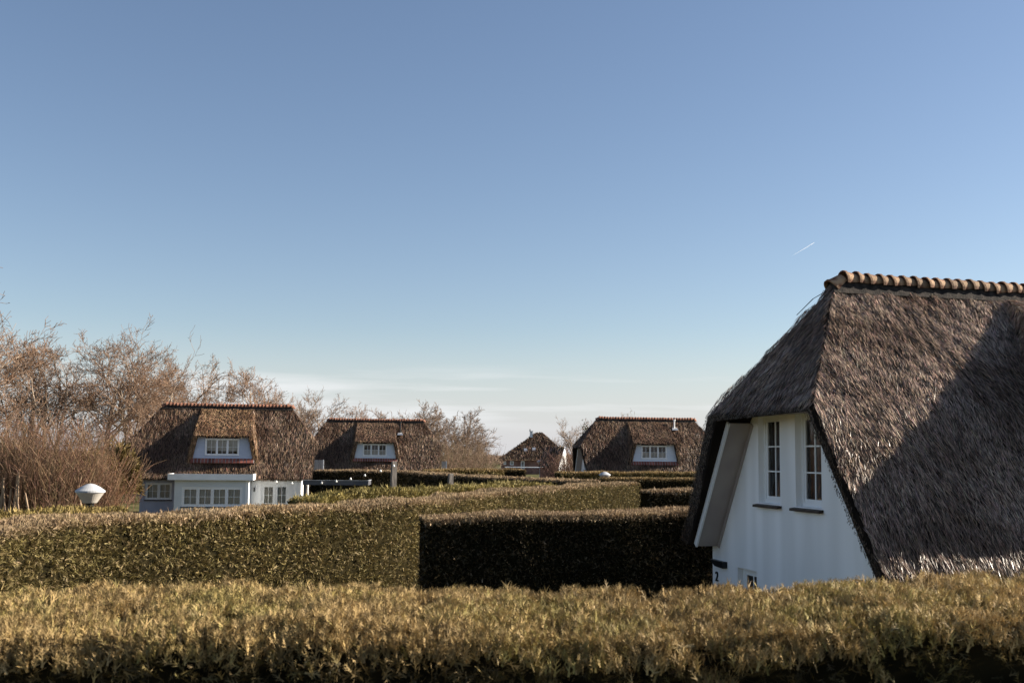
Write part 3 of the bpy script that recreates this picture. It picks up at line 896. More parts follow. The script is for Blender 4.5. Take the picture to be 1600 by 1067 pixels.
OLIVE = (0.155, 0.122, 0.046)
SHADE_SIDE = (0.024, 0.020, 0.008)  # side foliage darkened to carry the shade of sunless hedge fronts
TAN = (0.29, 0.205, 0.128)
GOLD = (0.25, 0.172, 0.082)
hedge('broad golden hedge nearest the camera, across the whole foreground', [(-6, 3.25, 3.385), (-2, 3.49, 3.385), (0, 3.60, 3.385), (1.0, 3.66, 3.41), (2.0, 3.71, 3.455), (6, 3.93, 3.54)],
      1.12, 1.6, 112000, 0.050, 0.0054, 6, 11, (0.315, 0.222, 0.102), (0.035, 0.027, 0.012), face_frac=(0.28, 0.68, 0.04), end_frac=0, up=0.6, near_pow=2.2, diamond=False, bump=0.06, rnd=0.14, gaps=0.85, gk=7.0, green=0.7, jag=0.7)  # second colour darkened so the front face carries its shade
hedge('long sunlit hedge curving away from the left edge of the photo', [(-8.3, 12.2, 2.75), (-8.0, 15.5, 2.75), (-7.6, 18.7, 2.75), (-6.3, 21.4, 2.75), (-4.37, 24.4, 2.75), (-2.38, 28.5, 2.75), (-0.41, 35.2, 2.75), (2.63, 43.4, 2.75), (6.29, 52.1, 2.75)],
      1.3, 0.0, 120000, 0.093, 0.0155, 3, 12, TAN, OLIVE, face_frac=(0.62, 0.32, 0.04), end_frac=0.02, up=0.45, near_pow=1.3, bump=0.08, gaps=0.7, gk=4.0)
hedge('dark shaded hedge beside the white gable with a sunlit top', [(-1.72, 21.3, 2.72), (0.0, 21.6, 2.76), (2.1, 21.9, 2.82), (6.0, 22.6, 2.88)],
      1.15, 0.0, 46000, 0.09, 0.0155, 3, 13, TAN, SHADE_SIDE, face_frac=(0.55, 0.36, 0.04), end_frac=0.05, up=0.45, bump=0.065)
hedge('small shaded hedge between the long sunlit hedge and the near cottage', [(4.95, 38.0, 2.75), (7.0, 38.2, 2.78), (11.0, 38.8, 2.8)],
      1.6, 0.0, 16000, 0.14, 0.03, 3, 14, TAN, SHADE_SIDE, up=0.45)
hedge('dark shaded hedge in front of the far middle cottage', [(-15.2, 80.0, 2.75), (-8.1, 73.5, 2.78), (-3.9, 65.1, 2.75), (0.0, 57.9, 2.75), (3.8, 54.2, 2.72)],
      1.2, 0.0, 26000, 0.17, 0.045, 3, 15, TAN, SHADE_SIDE, up=0.45)
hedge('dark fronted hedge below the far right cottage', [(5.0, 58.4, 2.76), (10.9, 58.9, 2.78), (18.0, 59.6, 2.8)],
      1.6, 0.0, 16000, 0.17, 0.045, 3, 16, GOLD, SHADE_SIDE, up=0.45)
hedge('broad olive hedge at the foot of the far right cottage', [(3.6, 77.0, 2.76), (9.0, 78.0, 2.80), (16.0, 79.0, 2.85)],
      2.2, 0.0, 14000, 0.2, 0.055, 3, 17, GOLD, OLIVE, up=0.6)
hedge('untrimmed greenish hedge just behind the long sunlit hedge', [(-5.35, 29.9, 2.66), (-5.0, 31.0, 2.74), (-3.97, 33.3, 2.76), (-2.2, 37.3, 2.76), (2.0, 46.2, 2.76)],
      1.0, 0.0, 14000, 0.22, 0.05, 4, 18, (0.20, 0.16, 0.055), OLIVE, up=0.6, jag=2.5, bump=0.09)
hedge('low hedge beside the big white garden lamp', [(-11.2, 20.5, 2.52), (-9.9, 22.6, 2.60), (-8.9, 24.8, 2.68)],
      0.8, 0.0, 6000, 0.16, 0.035, 4, 19, (0.19, 0.14, 0.05), OLIVE, up=0.6, jag=2.0, bump=0.12)
hedge('far olive hedge before the bare woodland edge', [(-6.4, 83.0, 2.78), (-2.5, 85.5, 2.8), (-0.6, 88.0, 2.75)],
      1.4, 0.0, 6000, 0.2, 0.06, 3, 20, GOLD, OLIVE, up=0.6)
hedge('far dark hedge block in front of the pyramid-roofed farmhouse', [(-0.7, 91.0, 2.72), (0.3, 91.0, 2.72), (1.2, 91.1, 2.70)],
      1.6, 0.0, 4000, 0.2, 0.06, 3, 21, GOLD, SHADE_SIDE, up=0.5)

# ------------------------------------------------------------------ bare trees
def grow_tree(seed, height, spread, levels=(1, 6, 6, 6, 6), stems=1, lean=0.0, first=0.22, gnarl=0.17):
    rs = np.random.default_rng(seed)
    segs = []                                     # p0, p1, r0, r1, level
    def grow(p, d, length, r, lv):
        nseg = (7, 6, 5, 4, 3)[lv]
        step = length / nseg
        pts = [p]; rad = [r]
        for i in range(nseg):
            d = d + rs.normal(0, gnarl * (0.5 + 0.25 * lv), 3) * (0.55 if lv == 0 else 1)
            d = d + np.array([0, 0, (0.10, 0.05, 0.03, 0.06, 0.10)[lv]])
            d = d / np.linalg.norm(d)
            p = p + d * step
            r2 = r * (1 - (i + 1) / nseg * (0.55 if lv < 2 else 0.7))
            segs.append((pts[-1], p, rad[-1], r2, lv)); pts.append(p); rad.append(r2)
        if lv + 1 >= len(levels): return
        nc = levels[lv + 1]
        if lv + 1 >= 3: nc = max(2, int(rs.poisson(nc)))
        for c in range(nc):
            f = first + (1 - first) * (c + rs.random()) / nc if lv == 0 else 0.25 + 0.75 * (c + rs.random()) / nc
            k = min(nseg, max(1, int(f * nseg + 0.5)))
            base = pts[k]; dd = pts[k] - pts[k - 1]; dd = dd / np.linalg.norm(dd)
            side = rs.normal(0, 1, 3); side[2] *= 0.5
            side = side - dd * (side @ dd); side /= np.linalg.norm(side)
            ang = rs.uniform(0.55, 1.0) if lv == 0 else rs.uniform(0.45, 0.95)
            nd = dd * math.cos(ang) + side * math.sin(ang) * spread
            nd /= np.linalg.norm(nd)
            ln = length * ((0.74, 0.62, 0.58, 0.5)[lv]) * rs.uniform(0.75, 1.2) * (1.0 - 0.35 * (f if lv == 0 else f * 0.7))
            grow(base, nd, ln, max(0.010, rad[k] * rs.uniform(0.5, 0.7)), lv + 1)
    for s in range(stems):
        a = rs.uniform(0, 6.28)
        d = np.array([math.cos(a) * (0.22 if stems > 1 else 0.05) + lean, math.sin(a) * (0.22 if stems > 1 else 0.05), 1.0]); d /= np.linalg.norm(d)
        grow(np.array([0.12 * math.cos(a) * (stems > 1), 0.12 * math.sin(a) * (stems > 1), -0.1]), d, height * 0.62 * rs.uniform(0.9, 1.08), height * 0.0175 / (1 + 0.25 * (stems - 1)), 0)
    P0 = np.array([s[0] for s in segs]); P1 = np.array([s[1] for s in segs])
    r0 = np.array([s[2] for s in segs]); r1 = np.array([s[3] for s in segs]); lv = np.array([s[4] for s in segs])
    h = P1[:, 2].max()
    return P0 * (height / h), P1 * (height / h), r0, r1, lv

def tree_meshes(key, seed, height, spread, tw, red, cones=0, **kw):
    P0, P1, r0, r1, lv = grow_tree(seed, height, spread, **kw)
    rs = np.random.default_rng(seed + 100)
    a = lv <= 1
    v, f = prisms(P0[a], P1[a], r0[a], r1[a], 6)
    me = bpy.data.objects
    t = np.ones((len(v), 3)) * 1.5
    trunk = (v, f, t)
    b = ~a
    k = 3
    r0b = np.maximum(r0[b], tw); r1b = np.maximum(r1[b], tw * 0.8)
    v, f = prisms(P0[b], P1[b], r0b, r1b, k)
    l = lv[b]
    base = np.where((l == 2)[:, None], np.array([[0.27, 0.205, 0.155]]), np.array([red]))
    c = np.repeat(base * rs.uniform(0.65, 1.35, (len(l), 1)), 2 * k, 0)
    if cones:
        tipi = np.where(l == l.max())[0]
        pick = rs.choice(tipi, min(cones, len(tipi)), replace=False)
        pp = P1[b][pick]
        n = len(pick)
        d = unit(rs.normal(0, 1, (n, 3)) + np.array([0, 0, -0.4])); s = unit(np.cross(d, rs.normal(0, 1, (n, 3))))
        v2, f2 = blades(pp, d, s, rs.uniform(0.05, 0.11, n), rs.uniform(0.03, 0.06, n))
        f = np.concatenate([f, f2 + len(v)]); v = np.concatenate([v, v2])
        c = np.concatenate([c, np.repeat(np.array([[0.13, 0.06, 0.035]]) * rs.uniform(0.6, 1.4, (n, 1)), 4, 0)])
    def mk(name, d, mt):
        o = npmesh(name, d[0], d[1], mt, tint=d[2]); m = o.data; bpy.data.objects.remove(o); return m
    return mk('trunk', trunk, M['bark']), mk('crown', (v, f, c), M['twig'])

RED = (0.22, 0.143, 0.096)
PALE = (0.21, 0.15, 0.11)
TREES = {
    'big': tree_meshes('big', 21, 14.0, 1.05, 0.0135, RED, cones=900, levels=(1, 8, 7, 6, 5), stems=2),
    'big2': tree_meshes('big2', 34, 14.0, 1.15, 0.0135, RED, cones=900, levels=(1, 8, 7, 6, 5), stems=2, lean=0.1),
    'mid': tree_meshes('mid', 45, 12.0, 1.0, 0.0145, RED, cones=900, levels=(1, 10, 8, 6, 5), stems=1),
    'round': tree_meshes('round', 58, 10.0, 0.95, 0.017, PALE, levels=(1, 9, 7, 6, 5), stems=3, first=0.12),
    'thin': tree_meshes('thin', 63, 11.0, 0.9, 0.014, PALE, levels=(1, 9, 7, 6, 5), stems=1),
}
def tree(kind, x, y, h, rz, label, group='bare winter trees'):
    base_h = {'big': 14, 'big2': 14, 'mid': 12, 'round': 10, 'thin': 11}[kind]
    root = tag(empty('bare_tree', (x, y, 0), rz), label, 'tree', group)
    root.scale = (h / base_h,) * 3
    link('trunk', TREES[kind][0], None, root)
    link('crown', TREES[kind][1], None, root, 'stuff')
    return root
tree('big', -32.3, 62, 14.6, 0.4, 'tall dark bare tree cut by the left edge of the photo')
tree('big2', -39.5, 90, 15.2, 2.1, 'tall bare tree with reddish twigs, leftmost behind the coppice shrubs')
tree('big', -35.8, 92, 16.2, 1.3, 'tallest full-crowned bare tree standing over the coppice shrubs')
tree('big2', -33.2, 96, 15.4, 4.0, 'wide forking bare tree just left of the blue-grey cottage')
tree('mid', -42.5, 93, 14.6, 2.9, 'bare tree partly behind the dark tree at the left edge')
tree('mid', -31.4, 99, 13.4, 0.2, 'bare tree rising behind the left slope of the blue-grey cottage roof')
tree('thin', -30.9, 104, 14.4, 1.0, 'slender pale bare tree behind the left end of the tiled ridge of the left cottage')
tree('mid', -27.6, 108, 13.6, 3.0, 'bushy reddish bare tree behind the middle of the left cottage ridge')
tree('big', -25.0, 110, 12.2, 5.0, 'broad bare tree behind the right end of the left cottage ridge')
tree('thin', -22.9, 128, 12.0, 2.0, 'pale open-branched tree in the gap between the left and middle cottages')
tree('thin', -26.4, 126, 12.2, 4.4, 'second pale tree close to the right slope of the left cottage')
tree('mid', -18.0, 130, 10.6, 1.1, 'spiky bare tree behind the left part of the middle cottage ridge')
tree('round', -13.6, 126, 9.6, 0.5, 'low twiggy tree behind the flue of the middle cottage')
tree('round', -10.2, 125, 10.4, 2.2, 'rounded sandy bare tree at the right end of the middle cottage ridge')
tree('round', -7.0, 127, 9.9, 3.9, 'rounded sandy bare tree right of the middle cottage')
tree('round', -5.0, 131, 7.6, 5.1, 'lowest rounded bare tree, rightmost of the clump by the middle cottage')
tree('thin', 9.2, 148, 9.8, 0.9, 'faint bare tree left of the far right cottage roof')
tree('thin', 16.6, 160, 11.2, 2.6, 'faint bare tree showing above the ridge of the far right cottage')
tree('thin', 27.0, 150, 9.6, 3.7, 'faint bare tree between the far right cottage and the near thatched roof')
tree('mid', 5.4, 100, 4.6, 0.8, 'small brown bare tree in front of the pyramid-roofed farmhouse')

# ------------------------------------------------------------------ coppice shrubs
def shrub(label, x, y, h, wid, n, seed, colr, stumps=0, group='leafless coppiced shrubs', name='coppice_shrub', base=0.0, splay=0.35):
    rs = np.random.default_rng(seed)
    root = tag(empty(name, (x, y, 0)), label, 'shrub', group)
    P0, P1, A0, A1 = [], [], [], []
    heads = np.stack([rs.uniform(-wid / 2, wid / 2, n), rs.uniform(-wid / 3, wid / 3, n), np.full(n, base) * rs.uniform(0.6, 1.1, n)], 1)
    d = unit(np.stack([heads[:, 0] / wid * splay + rs.normal(0, 0.13, n), rs.normal(0, 0.2, n), np.ones(n)], 1))
    l = (h - heads[:, 2]) * rs.uniform(0.55, 1.05, n)
    p = heads; r = rs.uniform(0.012, 0.022, n)
    for k in range(6):
        d = unit(d + rs.normal(0, 0.10, (n, 3)) + np.array([0, 0, 0.04]))
        q = p + d * (l / 6)[:, None]
        r2 = r * 0.86
        P0.append(p); P1.append(q); A0.append(r); A1.append(r2)
        m = n
        for rep in range(2 if k >= 1 else 0):
            sd = unit(d * 0.9 + rs.normal(0, 0.45, (m, 3)) + np.array([0, 0, 0.2]))
            tl = l * rs.uniform(0.08, 0.24, m)
            P0.append(p + (q - p) * rs.random((m, 1))); P1.append(P0[-1] + sd * tl[:, None]); A0.append(r2 * 0.7); A1.append(r2 * 0.4)
        p, r = q, r2
    P0, P1, A0, A1 = map(np.concatenate, (P0, P1, A0, A1))
    v, f = prisms(P0, P1, np.maximum(A0, 0.007), np.maximum(A1, 0.006), 3)
    c = np.repeat(np.array([colr]) * rs.uniform(0.5, 1.5, (len(P0), 1)) * (1 + rs.normal(0, 0.07, (len(P0), 3))), 6, 0)
    npmesh('twigs', v, f, M['twig'], root, 'stuff', np.clip(c, 0.01, 0.8))
    for i in range(stumps):
        s = MB()
        sx_ = rs.uniform(-wid / 2, wid / 2); a = rs.normal(0, 0.16)
        hh = rs.uniform(2.2, 3.15)
        s.tube((sx_, -wid / 3 - 0.75, 0), (sx_ + a * hh * 0.6, -wid / 3 - 0.72, hh * 0.6), 0.06, 0.05, 7)
        s.tube((sx_ + a * hh * 0.6, -wid / 3 - 0.72, hh * 0.6), (sx_ + a * hh * 0.6 + rs.normal(0, 0.22) * hh * 0.4, -wid / 3 - 0.75, hh), 0.05, 0.035, 7)
        o = s.build('stem', M['bark'], root)
        at_ = o.data.attributes.new('tint', 'FLOAT_COLOR', 'POINT')
        at_.data.foreach_set('color', np.tile([1.15, 1.05, 0.95, 1], len(o.data.vertices)).astype(np.float32))
    return root
SH = (0.205, 0.130, 0.083)
shrub('reddish coppice shrub at the left edge of the photo', -23.4, 45.5, 4.7, 2.6, 240, 61, SH, 4)
shrub('tall reddish coppice shrub, second from the left edge', -21.6, 45.2, 5.2, 2.4, 260, 62, SH, 5)
shrub('reddish coppice shrub with pale forked stems left of the garden lamp', -20.0, 45.0, 5.2, 2.2, 260, 63, SH, 6)
shrub('coppice shrub directly behind the big white garden lamp', -18.9, 46.5, 4.9, 1.8, 200, 64, SH, 4)
shrub('leaning coppice shrub right of the big garden lamp', -18.4, 47.5, 3.9, 1.5, 150, 65, (0.20, 0.115, 0.07), 2, splay=0.35)
for k, (x, y, h, wd, lab) in enumerate([(-40.5, 80, 6.6, 7, 'brown thicket under the trees at the left edge'),
                                        (-35.0, 82, 6.4, 7, 'brown thicket under the tallest bare tree'),
                                        (-30.5, 84, 6.4, 6, 'brown thicket against the left slope of the left cottage'),
                                        (-27.0, 100, 7.6, 6, 'reddish thicket above the left cottage ridge, left half'),
                                        (-22.5, 103, 7.4, 6, 'reddish thicket above the left cottage ridge, right half')]):
    shrub(lab, x, y, h, wd, 210, 70 + k, (0.155, 0.095, 0.068), 0, group='bare thickets under the trees', name='bare_thicket', splay=0.5)
shrub('brown twiggy shrub beside the far farmhouse', 6.6, 98, 5.0, 3.0, 170, 80, (0.15, 0.088, 0.068), 0, group='bare thickets under the trees', name='bare_thicket')
shrub('brown twiggy shrub touching the narrow white gable of the far right cottage', 4.6, 100, 4.2, 2.0, 110, 81, (0.15, 0.088, 0.068), 0, group='bare thickets under the trees', name='bare_thicket')
for k, (x, y, h, wd, lab) in enumerate([(-9.0, 112, 6.2, 5, 'sandy thicket right of the middle cottage'), (-5.6, 116, 5.4, 5, 'sandy thicket left of the farmhouse, low and wide'), (-12.5, 115, 6.6, 4, 'sandy thicket behind the right slope of the middle cottage')]):
    shrub(lab, x, y, h, wd, 210, 84 + k, (0.19, 0.135, 0.09), 0, group='bare thickets under the trees', name='bare_thicket', splay=0.5)

def leafy_bush(label, x, y, h, wid, n, seed, colr):
    rs = np.random.default_rng(seed)
    root = tag(empty('evergreen_bush', (x, y, 0)), label, 'bush')
    th = rs.uniform(0, 2 * np.pi, n); ph = np.arccos(rs.uniform(-0.2, 1, n)); rr = rs.uniform(0.55, 1.0, n) ** 0.6
    d = np.stack([np.cos(th) * np.sin(ph), np.sin(th) * np.sin(ph), np.cos(ph)], 1)
    lump = 0.8 + 0.2 * np.sin(5 * th) * np.sin(4 * ph) + 0.12 * np.sin(9 * th + 3 * ph)
    p = d * (rr * lump)[:, None] * np.array([wid / 2, wid / 2, h * 0.58]) + np.array([0, 0, h * 0.42])
    ax = unit(d + rs.normal(0, 0.6, (n, 3)) + np.array([0, 0, 0.3]))
    s = unit(np.cross(ax, rs.normal(0, 1, (n, 3))))
    v, f = blades(p, ax, s, rs.uniform(0.14, 0.34, n), rs.uniform(0.05, 0.11, n))
    c = np.repeat(np.array([colr]) * rs.uniform(0.4, 1.5, (n, 1)), 4, 0)
    npmesh('foliage', v, f, M['sprig'], root, 'stuff', c)
    q = MB(); q.tube((0, 0, -0.1), (0, 0, h * 0.7), 0.09, 0.04, 6); q.build('stem', M['hedge_core'], root)
    return root
leafy_bush('olive evergreen bush against the left wall of the left cottage', -23.0, 62, 4.7, 3.0, 9000, 90, (0.13, 0.092, 0.032))
leafy_bush('yellowish evergreen bush left of the big olive one', -25.3, 64, 4.2, 2.6, 6000, 91, (0.15, 0.10, 0.038))
leafy_bush('small dark evergreen treetop at the left end of the far right ridge', 6.6, 96, 7.2, 1.1, 1500, 92, (0.07, 0.07, 0.03))

# distant belt of woodland: one mass
def wood_belt():
    rs = np.random.default_rng(99)
    n = 26000
    x = rs.uniform(-260, 260, n); base = 3.6 + 1.4 * np.sin(x * 0.05) + 0.9 * np.sin(x * 0.13 + 1) + 0.5 * np.sin(x * 0.41)
    z = rs.random(n) * base
    p = np.stack([x, 420 + rs.normal(0, 8, n), z], 1)
    ax = unit(np.stack([rs.normal(0, 0.35, n), rs.normal(0, 0.2, n), np.ones(n)], 1))
    v, f = blades(p, ax, unit(np.cross(ax, rs.normal(0, 1, (n, 3)))), rs.uniform(0.8, 2.0, n), rs.uniform(0.15, 0.5, n))
    c = np.repeat(np.array([[0.24, 0.16, 0.12]]) * rs.uniform(0.6, 1.4, (n, 1)), 4, 0)
    o = npmesh('distant_wood', v, f, M['twig'], None, 'stuff', c)
    tag(o, 'pinkish belt of distant bare woodland along the horizon', 'woodland')
wood_belt()

# ------------------------------------------------------------------ garden lamps
def lamp(label, x, y, ztop, sc_=1.0):
    root = tag(empty('garden_lamp', (x, y, 0)), label, 'street lamp', 'white dish lamps among the hedges')
    r = 0.335 * sc_
    q = MB(); q.tube((0, 0, 0), (0, 0, ztop - 0.56 * sc_), 0.045, 0.038, 12); q.build('pole', M['lamp_lid'], root, smooth=True)
    q = MB(); q.lathe([(0.06, ztop - 0.66 * sc_), (0.10, ztop - 0.64 * sc_), (0.10, ztop - 0.48 * sc_), (0.12, ztop - 0.455 * sc_)], 16); q.build('collar', M['black'], root)
    q = MB(); q.lathe([(0.15 * sc_, ztop - 0.455 * sc_), (0.165 * sc_, ztop - 0.44 * sc_), (0.305 * sc_, ztop - 0.225 * sc_), (0.305 * sc_, ztop - 0.205 * sc_)], 32); q.build('bowl', M['lamp_bowl'], root)
    q = MB(); q.lathe([(r - 0.02, ztop - 0.21 * sc_), (r, ztop - 0.205 * sc_), (r, ztop - 0.165 * sc_), (r * 0.62, ztop - 0.075 * sc_), (r * 0.3, ztop - 0.02 * sc_), (0.01, ztop)], 32)
    q.build('lid', M['lamp_lid'], root)
    return root
lamp('big white dish-shaped lamp rising over the hedge at the left', -9.9, 25.0, 3.24)
lamp('white dish-shaped lamp in front of the far right cottage', 5.25, 60.0, 3.13)
lamp('small far white lamp on a pole before the farmhouse', 3.18, 121.0, 3.5, 1.1)

# ------------------------------------------------------------------ posts, canopy, screens, string lights
def post(label, x, y, h, w0, w1):
    q = MB()
    A = [(-w0, -w0, 0), (w0, -w0, 0), (w0, w0, 0), (-w0, w0, 0)]
    B = [(-w1, -w1, h - 0.03), (w1, -w1, h - 0.03), (w1, w1, h - 0.03), (-w1, w1, h - 0.03)]
    C = [(-w1 * 0.8, -w1 * 0.8, h), (w1 * 0.8, -w1 * 0.8, h), (w1 * 0.8, w1 * 0.8, h), (-w1 * 0.8, w1 * 0.8, h)]
    q.prism(A, B); q.prism(B, C)
    o = q.build('wooden_post', M['grey_wood'])
    o.location = (x, y, 0); o.rotation_euler = (0, 0.01, 0.45)
    return tag(o, label, 'post', 'weathered wooden posts')
post('tall weathered grey post carrying the end of the string lights', -6.92, 62.0, 3.58, 0.17, 0.135)
post('short weathered grey post against the dark hedge', -3.36, 58.0, 2.97, 0.17, 0.115)

can = tag(empty('flat_canopy', (-10.6, 65.8, 0), 0.06), 'dark grey flat garden canopy attached beside the left cottage', 'canopy')
q = MB(); q.box((-2.2, -0.85, 2.08), (1.78, -0.80, 2.35)); q.box((1.73, -0.80, 2.08), (1.78, 1.4, 2.35)); q.build('fascia', M['dark_grey'], can)
q = MB(); q.box((-2.2, -0.798, 2.26), (1.728, 1.4, 2.31)); q.build('roof_sheet', M['dark_grey'], can)
q = MB(); q.box((-2.2, -0.88, 2.352), (1.81, -0.78, 2.375)); q.box((1.71, -0.778, 2.352), (1.81, 1.4, 2.375)); q.build('lit_edge_strip', M['lamp_lid'], can)  # pale strip painted as the sunlit top edge of the canopy
for s in (1.60, -2.0):
    q = MB(); q.box((s - 0.16, -0.79, 0), (s, -0.63, 2.25)); q.build('post', M['grey_wood'], can)

def screen(label, x, y, rz, w, h, nb):
    root = tag(empty('wooden_screen', (x, y, 0), rz), label, 'fence', 'upright board screens')
    bw = w / nb
    for i in range(nb):
        q = MB(); q.box((-w / 2 + i * bw + 0.006, -0.012 + 0.006 * (i % 2), 0), (-w / 2 + (i + 1) * bw - 0.006, 0.012 + 0.006 * (i % 2), h)); q.build('board', M['pale_wood'], root)
    q = MB(); q.box((w / 2 + 0.002, -0.04, 0), (w / 2 + 0.075, 0.04, h + 0.02)); q.build('post', M['white_paint'], root)  # white strip painted as the sunlit right edge of the boards
    for z in (0.5, h - 0.3):
        q = MB(); q.box((-w / 2, 0.022, z), (w / 2, 0.055, z + 0.09)); q.build('rail', M['pale_wood'], root)
screen('pale upright board screen right of the left cottage', -14.66, 80.0, 0.1, 0.80, 3.5, 5)
screen('pale upright board screen at the right corner of the middle cottage', -6.1, 95.0, 0.1, 0.40, 3.4, 3)

BUL = [(-14.72, 66.5, 2.2), (-13.78, 66.7, 2.12), (-12.87, 66.9, 2.09), (-11.58, 64.8, 2.21), (-10.69, 64.8, 2.31), (-9.84, 64.9, 2.47), (-8.85, 64.0, 2.71), (-7.77, 62.9, 3.0), (-6.87, 61.75, 3.32)]
sl = tag(empty('string_lights', (-10.6, 65, 0)), 'string of small white bulbs from the left cottage to a tall post', 'string lights')
org = Vector((-10.6, 65, 0))
q = MB()
for a, b in zip(BUL, BUL[1:]):
    q.tube(Vector(a) + Vector((0, 0, 0.09)) - org, Vector(b) + Vector((0, 0, 0.09)) - org, 0.008, 0.008, 4)
q.build('wire', M['black'], sl)
q = MB(); q.lathe([(0.02, 0.09), (0.022, 0.05), (0.055, 0.02), (0.066, -0.02), (0.05, -0.06), (0.005, -0.078)], 12)
bme = q.mesh('bulb', True)
for b in BUL:
    o = link('bulb', bme, M['bulb'], sl); o.location = Vector(b) - org

# ------------------------------------------------------------------ far farmhouse and outbuilding
fm = tag(empty('farmhouse', (4.5, 232, 0), 0.0), 'far farmhouse with a dark pyramid thatch roof and a chimney', 'farmhouse')
q = MB()
e0, e1, d0, d1, zt_, zb_ = -7.4, 8.6, -6.5, 6.5, 9.0, 3.1
q.add([(e0, d0, zb_), (e1, d0, zb_), (e1, d1, zb_), (e0, d1, zb_), (0.7, -0.3, zt_), (2.0, -0.3, zt_), (2.0, 0.3, zt_), (0.7, 0.3, zt_)],
      [(0, 1, 5, 4), (1, 2, 6, 5), (2, 3, 7, 6), (3, 0, 4, 7), (4, 5, 6, 7), (3, 2, 1, 0)])
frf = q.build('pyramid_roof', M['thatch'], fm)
rs = np.random.default_rng(5)
v_, f_, t_ = straw_on([([(e0, d0, zb_), (e1, d0, zb_), (2.0, -0.3, zt_), (0.7, -0.3, zt_)], 1), ([(e1, d0, zb_), (e1, d1, zb_), (2.0, 0.3, zt_), (2.0, -0.3, zt_)], 1)], 40, 0.9, 0.11, 0.12, rs)
npmesh('straw', v_, f_, M['straw_brown'], frf, 'stuff', t_ * 0.5)
q = MB(); q.box((-0.65, -1.5, 6.6), (-0.05, -0.9, 9.15)); q.box((-0.75, -1.6, 9.15), (0.05, -0.8, 9.3)); q.build('chimney', M['panel_pale'], fm)
q = MB(); q.tube((-0.62, -1.2, 9.3), (-0.62, -1.2, 9.7), 0.12, 0.10, 8); q.build('chimney_pot', M['black'], fm)
TFm = frame_T((0, d0 + 0.8, 0), (1, 0, 0), (0, -1, 0))
wh = [rect(-4.9, 1.9, -4.1, 2.75), rect(-6.3, 2.0, -5.7, 2.7), rect(-2.6, 1.0, -1.8, 2.8)]
wall_mesh('front_wall', [rect(-6.8, 0, 8.0, 3.0)] + wh, TFm, 0.3, M['red_brick_wall'], fm)
q = MB(); q.box((7.7, d0 + 1.1, 0), (8.0, d1 - 0.8, 3.0)); q.build('side_wall', M['red_brick_wall'], fm)
for a in wh:
    window(fm, TFm, a[0][0], a[0][1], a[2][0], a[2][1], 1, 2, 2, rec=0.05, fw=0.14, cw=0.05, mw=0.05, curtain=[(0, 1, M['curtain_dark'], 0, 1)])
for (x, z) in ((-1.6, 5.2), (0.2, 5.4)):
    yy = d0 + (z - zb_) / (zt_ - zb_) * (-0.3 - d0)
    q = MB(); q.prism([(x - 0.35, yy - 0.45, z - 0.4), (x + 0.35, yy - 0.45, z - 0.4), (x + 0.35, yy + 0.05, z + 0.3), (x - 0.35, yy + 0.05, z + 0.3)],
                      [(x - 0.35, yy - 0.15, z - 0.6), (x + 0.35, yy - 0.15, z - 0.6), (x + 0.35, yy + 0.35, z + 0.1), (x - 0.35, yy + 0.35, z + 0.1)])
    q.build('roof_light', M['steel'], fm)

ob = tag(empty('outbuilding', (5.1, 121, 0), -0.45), 'low brown-roofed outbuilding with a sunlit white gable beside the far right cottage', 'outbuilding')
q = MB()
q.prism([(-1.5, -1.7, 2.7), (-1.5, 1.7, 2.7), (-1.5, 0, 5.0)], [(0.9, -1.7, 2.7), (0.9, 1.7, 2.7), (0.9, 0, 5.0)])
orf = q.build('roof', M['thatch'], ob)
v_, f_, t_ = straw_on([([(-1.5, -1.7, 2.7), (0.9, -1.7, 2.7), (0.9, 0, 5.0), (-1.5, 0, 5.0)], 1)], 60, 0.7, 0.08, 0.12, rs)
npmesh('straw', v_, f_, M['straw_brown'], orf, 'stuff', t_)
q = MB(); q.prism([(0.902, -1.6, 0), (0.902, 1.6, 0), (0.902, 1.6, 2.75), (0.902, 0, 4.85), (0.902, -1.6, 2.75)], [(0.99, -1.6, 0), (0.99, 1.6, 0), (0.99, 1.6, 2.75), (0.99, 0, 4.85), (0.99, -1.6, 2.75)])
q.build('gable_wall', M['stucco'], ob)
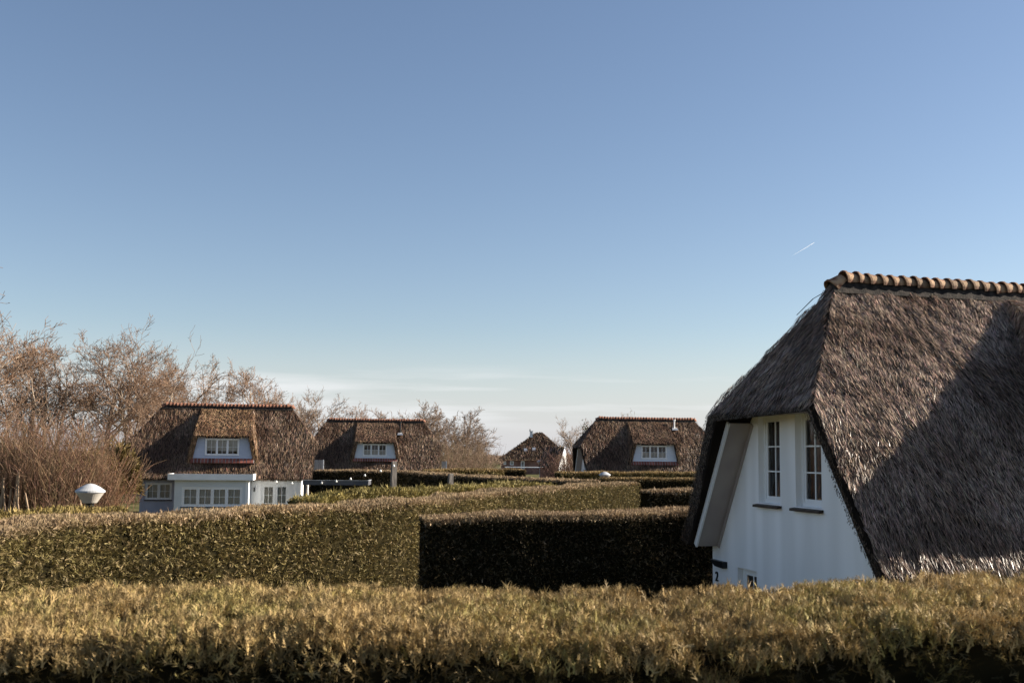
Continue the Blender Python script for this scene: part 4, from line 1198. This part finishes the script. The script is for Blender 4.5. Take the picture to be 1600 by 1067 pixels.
q = MB(); q.box((-1.4, -1.5, 0), (0.9, 1.5, 2.68)); q.build('wall', M['red_brick_wall'], ob)

# carport in front of the farm
cp = tag(empty('carport', (2.0, 150, 0), 0.0), 'low tan carport with a pale roof edge below the farmhouse', 'carport')
q = MB(); q.box((-3.0, -1.4, 2.28), (3.6, 1.6, 2.36)); q.build('roof_sheet', M['panel_pale'], cp)
q = MB(); q.box((2.3, -1.3, 0), (3.5, -1.2, 2.27)); q.build('side_panel', M['pale_wood'], cp)
for x in (-2.8, 2.2):
    q = MB(); q.box((x - 0.06, -1.36, 0), (x + 0.06, -1.24, 2.27)); q.build('post', M['pale_wood'], cp)

# contrail ------------------------------------------------------------------
m = bpy.data.materials.new('ice_trail'); m.use_nodes = True
n, l = m.node_tree.nodes, m.node_tree.links
n.remove(n['Principled BSDF'])
vs_ = n.new('ShaderNodeVolumeScatter'); vs_.inputs['Color'].default_value = (0.98, 0.98, 0.99, 1); vs_.inputs['Density'].default_value = 0.05
l.new(vs_.outputs[0], n['Material Output'].inputs['Volume'])
p = np.array([[800.0, 3000, 582.5], [1296.6, 4500, 930.4]])
ts = np.linspace(0, 1, 9)
P = p[0][None] * (1 - ts)[:, None] + p[1][None] * ts[:, None]
q = MB()
k = 8
rad = 0.5 + 2.4 * ts ** 0.7 * (1 - 0.25 * ts)
rings = []
for i in range(len(P)):
    rings += [(P[i][0] + rad[i] * math.cos(a_) * 0.5, P[i][1] + rad[i] * math.sin(a_), P[i][2] + rad[i] * math.cos(a_) * 0.87) for a_ in [2 * math.pi * j / k for j in range(k)]]
q.add(rings, [(i * k + j, i * k + (j + 1) % k, (i + 1) * k + (j + 1) % k, (i + 1) * k + j) for i in range(len(P) - 1) for j in range(k)] + [tuple(range(k))[::-1], tuple((len(P) - 1) * k + j for j in range(k))])
o = q.build('contrail', m, None, 'stuff')
import bmesh
bm = bmesh.new(); bm.from_mesh(o.data); bmesh.ops.recalc_face_normals(bm, faces=bm.faces); bm.to_mesh(o.data); bm.free()
tag(o, 'short white aircraft trail high in the blue sky', 'contrail')
